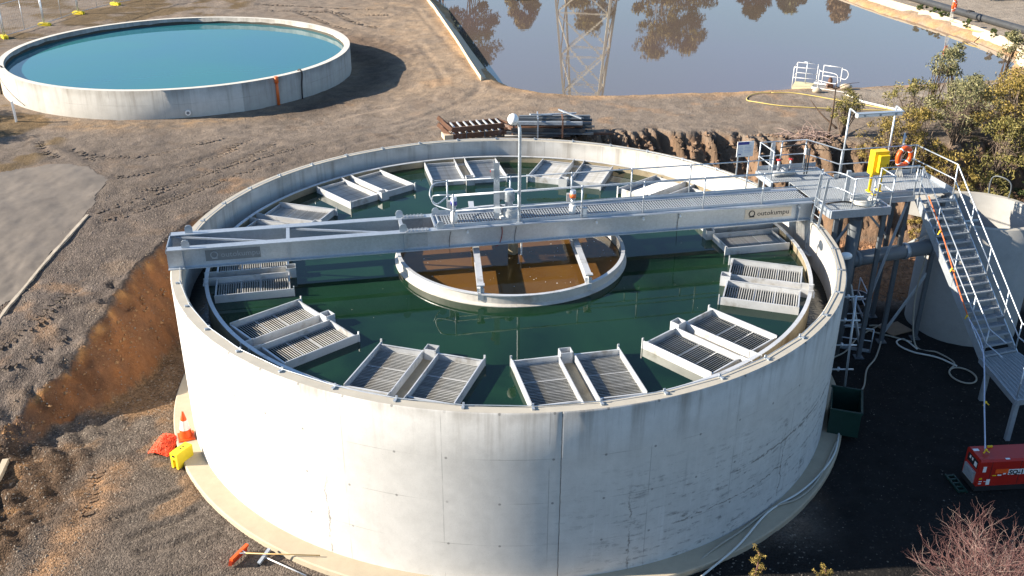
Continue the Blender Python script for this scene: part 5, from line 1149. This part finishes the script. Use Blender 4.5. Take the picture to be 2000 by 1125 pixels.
# ------------------------------------------------------------------ plants
def leaves(cl,n_per,size,seed,flat=.0,droop=0):
    g=np.random.default_rng(seed); cl=np.asarray(cl,float); k=len(cl); rad=cl[:,3] if cl.shape[1]>3 else np.full(k,.3)
    idx=np.repeat(np.arange(k),n_per); n=len(idx); d=g.normal(size=(n,3)); d/=np.linalg.norm(d,axis=1)[:,None]
    Pp=cl[idx,:3]+d*(rad[idx]*g.uniform(.15,1,n)**.6)[:,None]*np.array([1,1,.8]); Pp[:,2]-=droop*g.uniform(0,1,n)
    a=g.normal(size=(n,3)); a[:,2]+=flat; a/=np.linalg.norm(a,axis=1)[:,None]; b=np.cross(a,g.normal(size=(n,3))); b/=np.linalg.norm(b,axis=1)[:,None]
    L=size*g.uniform(.6,1.5,n)[:,None]; W=L*.32
    V=np.stack([Pp-a*L,Pp+b*W,Pp+a*L,Pp-b*W],1).reshape(-1,3); return V,np.arange(4*n).reshape(n,4)
def shrub(p,h,r,lab,leaf,seed,n=26,per=90,size=.07,cat='shrub',name='shrub',stems=7,bark='bark',low=.25,group=None,crad=.32,lean=(0,0),bare=.0,vis=0):
    g=np.random.default_rng(seed); p=Vector(p); t=thing(name,lab,cat,p,0,group)
    cl=[]; 
    for i in range(n):
        a=g.uniform(0,6.28); zz=low+(1-low)*g.uniform(0,1)**.8; prof=math.sin(min(1,max(.08,(zz-low*.4)/(1-low*.4)))*math.pi)**.6
        q=r*math.sqrt(g.uniform(.05,1))*prof
        cl.append((p.x+q*math.cos(a)+lean[0]*zz,p.y+q*math.sin(a)+lean[1]*zz,p.z+h*zz,crad*h*g.uniform(.35,.75)*(1 if n<40 else .8)))
    mb=MB()
    for i in range(min(stems,n)):
        e=Vector(cl[i][:3]); b0=p+Vector((g.normal()*.06*r,g.normal()*.06*r,-.1)); m_=b0.lerp(e,.5)+Vector((g.normal()*.1*r,g.normal()*.1*r,.08*h)); rr=.018*h**.5+.006
        mb.tube(spline([b0,m_,e],3),[rr*(1-.8*q/6) for q in range(7)],5,False)
        for _ in range(3): f=Vector(cl[g.integers(0,n)][:3]); s_=b0.lerp(e,g.uniform(.4,.9)); mb.tube([s_,s_.lerp(f,.6)],[rr*.4,rr*.15],4,False)
    mb.build('trunk' if cat=='tree' else 'stem',M[bark],t)
    V,F=leaves(cl,per,size,seed+1); npmesh('crown',V-np.array(p),F,M[leaf],t); return t
def gz(x,y,dz=0): return (x,y,Tz(x,y)+dz)
S=[ # x,y,h,r,label,leaf,n,per,size
 (14.95,14.6,2.05,.6,'small grey-green conifer-like shrub at the left end of the shrubbery','leaf_olive',30,110,.05),
 (16.3,12.6,2.6,1.15,'golden ferny shrub behind the platform light','leaf_gold',34,130,.055),
 (17.6,12.9,2.6,1.1,'golden and green shrub right of the platform light','leaf_gold',30,120,.06),
 (18.3,15.3,2.3,1.2,'olive shrub on the slope below the white hose end','leaf_olive',34,120,.06),
 (19.6,13.6,2.7,1.3,'broad olive-grey shrub in the middle of the shrubbery','leaf_grey',38,120,.06),
 (20.2,11.2,2.3,1.2,'green leafy shrub behind the life buoy','leaf_olive',34,120,.06),
 (21.6,13.4,3.0,1.4,'tall yellow-green shrub right of the middle','leaf_gold',38,130,.065),
 (22.3,10.8,2.4,1.3,'bright green glossy shrub above the small tank','leaf_green',34,110,.07),
 (23.9,14.4,3.4,1.5,'large dull olive shrub near the right edge','leaf_olive',40,130,.07),
 (24.6,11.3,2.6,1.4,'brownish dry shrub at the right edge','leaf_brown',34,120,.06),
 (22.0,8.9,1.5,1.2,'dry brown undergrowth behind the small tank','leaf_brown',30,110,.06),
 (24.3,8.8,1.6,1.3,'tangle of dry twigs and leaves behind the small tank rim','leaf_brown',30,110,.06),
 (19.6,9.4,1.3,1.0,'low dark shrub at the foot of the slope behind the stair','leaf_green',26,100,.055),
 (26.4,13.6,3.6,1.6,'tall golden-olive shrub cut by the right edge','leaf_gold',40,130,.07),
 (21.3,16.4,2.2,1.1,'pale grey-green shrub at the top of the slope','leaf_grey',30,110,.06),
 (24.2,17.4,2.4,1.2,'sparse olive shrub on the road edge near the right','leaf_olive',26,90,.06),
 (18.8,11.6,2.4,1.3,'golden shrub with dark gaps behind the stair head','leaf_gold',34,120,.06),
 (21.0,12.2,2.8,1.4,'brown and olive shrub left of the bright green one','leaf_olive',36,120,.065),
 (23.2,12.6,3.0,1.5,'dense olive shrub right of the bright green one','leaf_olive',38,120,.065),
 (25.6,9.6,2.4,1.5,'brown half-dead shrub low at the right edge','leaf_brown',34,110,.065),
 (20.6,14.9,2.6,1.3,'pale olive shrub under the leaning sapling','leaf_grey',34,120,.06),
 (22.6,15.4,2.8,1.4,'yellow-olive shrub under the airy sapling','leaf_gold',36,120,.065),
 (25.6,15.9,3.0,1.5,'dull green shrub at the right edge below the young tree','leaf_olive',36,120,.065),
 (17.6,10.4,1.2,.8,'small golden shrub low on the rubble','leaf_gold',24,100,.05)]
for i,(x,y,h,r,lab,lf,n,per,sz) in enumerate(S):
    shrub(gz(x,y),h*1.0,r*1.2,lab,lf,100+i*7,int(n*1.4),int(per*.5),sz*.95,group='shrubs on the slope at the right',stems=24,crad=.24)
T=[(19.8,17.3,3.3,.75,'sparse gum sapling with two bare leaning stems by the pond','leaf_grey',16,60,.07),
   (21.2,18.0,3.3,.75,'sparse gum sapling with airy grey crown next to the leaning one','leaf_grey',18,70,.07),
   (25.0,21.6,3.2,.7,'thin gum sapling with a rounded leafy top further right','leaf_grey',16,80,.07),
   (27.6,20.0,4.0,1.1,'golden-leaved young tree at the right edge of the photo','leaf_gold',24,110,.075)]
for i,(x,y,h,r,lab,lf,n,per,sz) in enumerate(T):
    shrub(gz(x,y),h,r,lab,lf,300+i*7,n,per,sz,'tree','sapling',6,'bark_dark',.62,'young trees above the shrubs',.16,lean=(.3*(-1)**i,.1))
for i,(x,y,h,r) in enumerate(((-29.6,13.2,3.2,1.5),(-31.5,16.5,3.4,1.6),(-28.2,10.2,2.2,1.2))):
    shrub(gz(x,y),h,r,['round olive bush beyond the left edge beside the marker post','large olive bush beyond the left edge level with the basin','small olive bush beyond the left edge by the road'][i],'leaf_olive',600+i*5,34,120,.09,group='bushes beyond the left edge')
def deadwood(pts,lab,seed,k=5,r=.05,br='bark_dark',cat='dead tree',name='dead_tree',spread=.9):
    g=np.random.default_rng(seed); t=thing(name,lab,cat,pts[0]); P=spline(pts,4); mb=MB(); mb.tube(P,[r*(1-.7*i/(len(P)-1)) for i in range(len(P))],6); mb.build('trunk',M[br],t)
    for i in range(k):
        a=P[g.integers(len(P)//3,len(P))]; b=a+Vector((g.normal()*spread,g.normal()*spread*.6,abs(g.normal())*.5)); mb=MB(); mb.tube(spline([a,a.lerp(b,.5)+Vector((0,0,.08)),b],3),[r*.4*(1-.12*q) for q in range(7)],4); mb.build('branch',M[br],t)
    return t
z=Tz(14.25,14.5); deadwood([(14.25,14.4,z-.1),(14.3,14.4,z+1.2),(14.28,14.45,z+2.5)],'dead upright trunk beside the conifer-like shrub',5,2,.06)
deadwood([(14.7,14.7,Tz(14.7,14.7)+.3),(14.1,15.3,4.4),(13.7,15.9,4.9)],'dead dark branch leaning out to the left over the cut',6,1,.05)
def brush(p,r,h,n,lab,seed,m='twig_pale'):
    g=np.random.default_rng(seed); p=Vector(p); t=thing('brushwood',lab,'brushwood',p); mb=MB()
    for _ in range(n):
        a=Vector((p.x+g.normal()*r*.5,p.y+g.normal()*r*.4,p.z+g.uniform(0,h*.6))); b=a+Vector((g.normal()*r*.6,g.normal()*r*.4,g.normal()*h*.5)); mb.tube([a,a.lerp(b,.5)+Vector((g.normal()*.06,g.normal()*.06,.05)),b],[.016,.012,.004],4,False)
    mb.build('twigs',M[m],t); return t
brush(gz(13.4,14.3),1.0,.5,110,'heap of dry brushwood on the lip of the cut',11)
brush(gz(20.6,9.3),1.3,.9,140,'dead branches lying among the shrubs behind the buoy',12,'bark')
brush(gz(23.6,8.6),1.4,.9,150,'grey tangle of fallen branches at the right edge',13,'bark')
# tufts along the far bank
for i,(x,y) in enumerate(((29.7,44.2),(30.2,43.0),(30.35,41.9),(30.9,35.4),(31.35,34.4),(30.6,38.6))):
    shrub((x,y,3.7),.55,.42,['green tuft on the far bank nearest the top edge','green tuft on the far bank beside the buoy post, upper','green tuft on the far bank beside the buoy post, lower','green tuft on the far bank below the yellow hose','green tuft on the far bank nearest the right edge','green tuft on the far bank between hose and rope'][i],'leaf_green',500+i*3,10,60,.06,'tuft','grass_tuft',3,group='green tufts on the far bank')
for i,(x,y) in enumerate(((37.5,50.5),(41,51.5),(45,52))):
    shrub((x,y,3.5),2.0,2.2,['dark bush at the top right corner','dark bush right of the top right corner','dark bush beyond the right edge'][i],'leaf_green',530+i*3,30,110,.10,group='bushes beyond the far bank')
# bare red bush and sprigs close to the camera
def twigbush(p,h,r,lab,seed,n=36):
    g=np.random.default_rng(seed); p=Vector(p); t=thing('bare_shrub',lab,'shrub',p); mbs=[MB(),MB()]
    def grow(a,d,L,rad,lv):
        k=5; P=[a]; dd=d.copy()
        for _ in range(k):
            dd=(dd+Vector((g.normal()*.22,g.normal()*.22,g.normal()*.16+.03))).normalized(); P.append(P[-1]+dd*L/k)
        mb=mbs[0] if g.uniform()<.78 else mbs[1]; mb.tube(P,[rad*(1-.55*i/k) for i in range(k+1)],4 if lv>0 else 5,False)
        if lv<3:
            for i in range(2 if lv else 4+1):
                q=P[g.integers(2,k+1)]; nd=(dd+Vector((g.normal()*.65,g.normal()*.65,g.normal()*.45+.1))).normalized(); grow(q,nd,L*g.uniform(.5,.75),rad*.55,lv+1)
            if lv: grow(P[-1],(dd+Vector((g.normal()*.3,g.normal()*.3,.1))).normalized(),L*.6,rad*.5,lv+1)
    for i in range(n):
        a=g.uniform(0,6.28); sp_=g.uniform(.1,1.0)*r/h; d=Vector((math.cos(a)*sp_,math.sin(a)*sp_,1)).normalized(); grow(p+Vector((g.normal()*.12,g.normal()*.12,0)),d,h*.55*g.uniform(.7,1.1),.017,0)
    mbs[0].build('twigs',M['twig_red'],t,kind='stuff'); mbs[1].build('pale_twigs',M['twig_pale'],t,kind='stuff')
twigbush((11.35,-10.7,-.1),2.2,1.5,'bare reddish twiggy shrub in the bottom right corner',21,46)
def sprig(p,h,lab,seed):
    g=np.random.default_rng(seed); p=Vector(p); t=thing('sprig',lab,'shrub',p); mb=MB(); cl=[]
    top=p+Vector((.05,.0,h)); mb.tube(spline([p,p+Vector((.0,.03,h*.6)),top],4),[.03*(1-.09*q) for q in range(9)],5,False)
    for q in range(26):
        f=g.uniform(.6,1.0); a=p.lerp(top,f); b=a+Vector((g.normal()*.16,g.normal()*.16,g.uniform(.02,.2)))*(1.55-f); mb.tube([a,b],[.007,.003],4,False); cl.append((*b,.06)); cl.append((*a.lerp(b,.6),.05))
    mb.build('stem',M['twig_red'],t); V,F=leaves(cl,26,.022,seed); npmesh('crown',V-np.array(p),F,M['leaf_gold'],t)
sprig((5.25,-11.9,-.1),2.75,'golden feathery sprig rising at the bottom edge, right of centre',31); sprig((6.75,-11.8,-.1),2.25,'low golden sprig at the bottom edge further right',32); sprig((6.25,-11.9,-.1),2.0,'tiny golden sprig tip between the two sprigs',33)
# far bank of the pond: trees and the power pylon that the water mirrors
FT=[(-10.5,53,8.0,2.8,'leaf_green'),(-6.2,61.6,9.6,3.3,'leaf_green'),(-3.4,62.3,8.4,2.8,'leaf_green'),(1.3,70,5.6,1.5,'leaf_tree'),(8.6,78,7.6,2.6,'leaf_tree'),(15.0,74,9.4,2.5,'leaf_tree'),(18.4,74.5,9.0,2.2,'leaf_tree'),(25.,75,5.6,1.7,'leaf_brown'),(28.6,75,5.0,1.6,'leaf_grey'),(33.5,74,5.6,1.3,'leaf_brown')]
FL=['dense dark green tree on the left pond bank','tall dark green tree at the far left corner of the pond','dark green tree right of the tall one at the pond corner','small gum tree on the far pond bank left of the pylon','brown-green gum tree behind the pylon','largest gum tree right of the pylon','gum tree beside the largest one','thin dry tree on the far bank','small grey tree right of the thin dry one','slender dry tree at the right end of the far bank']
for i,(x,y,h,r,lf) in enumerate(FT):
    shrub((x,y,3.4),h,r,FL[i],lf,700+i*11,44,110,.20,'tree','gum_tree',8,'bark',.28,'trees on the far pond banks',.20)
M['pylon']=plain('weathered_zinc',(.58,.53,.42),.6,0,.15,1)
py=thing('power_pylon','tall lattice steel power pylon beyond the far pond bank','pylon',(8.,76.5,3.5)); pc=Vector((8.,76.5,3.5)); PA=R(32)
def pcorner(k,z):
    w_=5.9*(1-z/34.) if z<26 else 1.4; a=PA+k*math.pi/2; return pc+Vector((w_*math.cos(a)*.75,w_*math.sin(a)*.75,z))
for k in range(4): mb=MB(); mb.bar(pcorner(k,0),pcorner(k,26),.22,.22); mb.bar(pcorner(k,26),pc+Vector((0,0,36)),.16,.16); mb.build('leg',M['pylon'],py)
lv=[0,5,9.5,13.5,17,20,23,26]
for k in range(4):
    mb=MB(); k2=(k+1)%4
    for a,b in zip(lv[:-1],lv[1:]):
        mb.bar(pcorner(k,a),pcorner(k2,b),.11,.11); mb.bar(pcorner(k2,a),pcorner(k,b),.11,.11); mb.bar(pcorner(k,b),pcorner(k2,b),.10,.10)
    mb.build('lattice',M['pylon'],py)
for z,L in ((24,7),(28,6),(32,5)): mb=MB(); mb.bar(pc+Vector((-L,0,z)),pc+Vector((L,0,z)),.3,.3); mb.build('cross_arm',M['galv'],py)
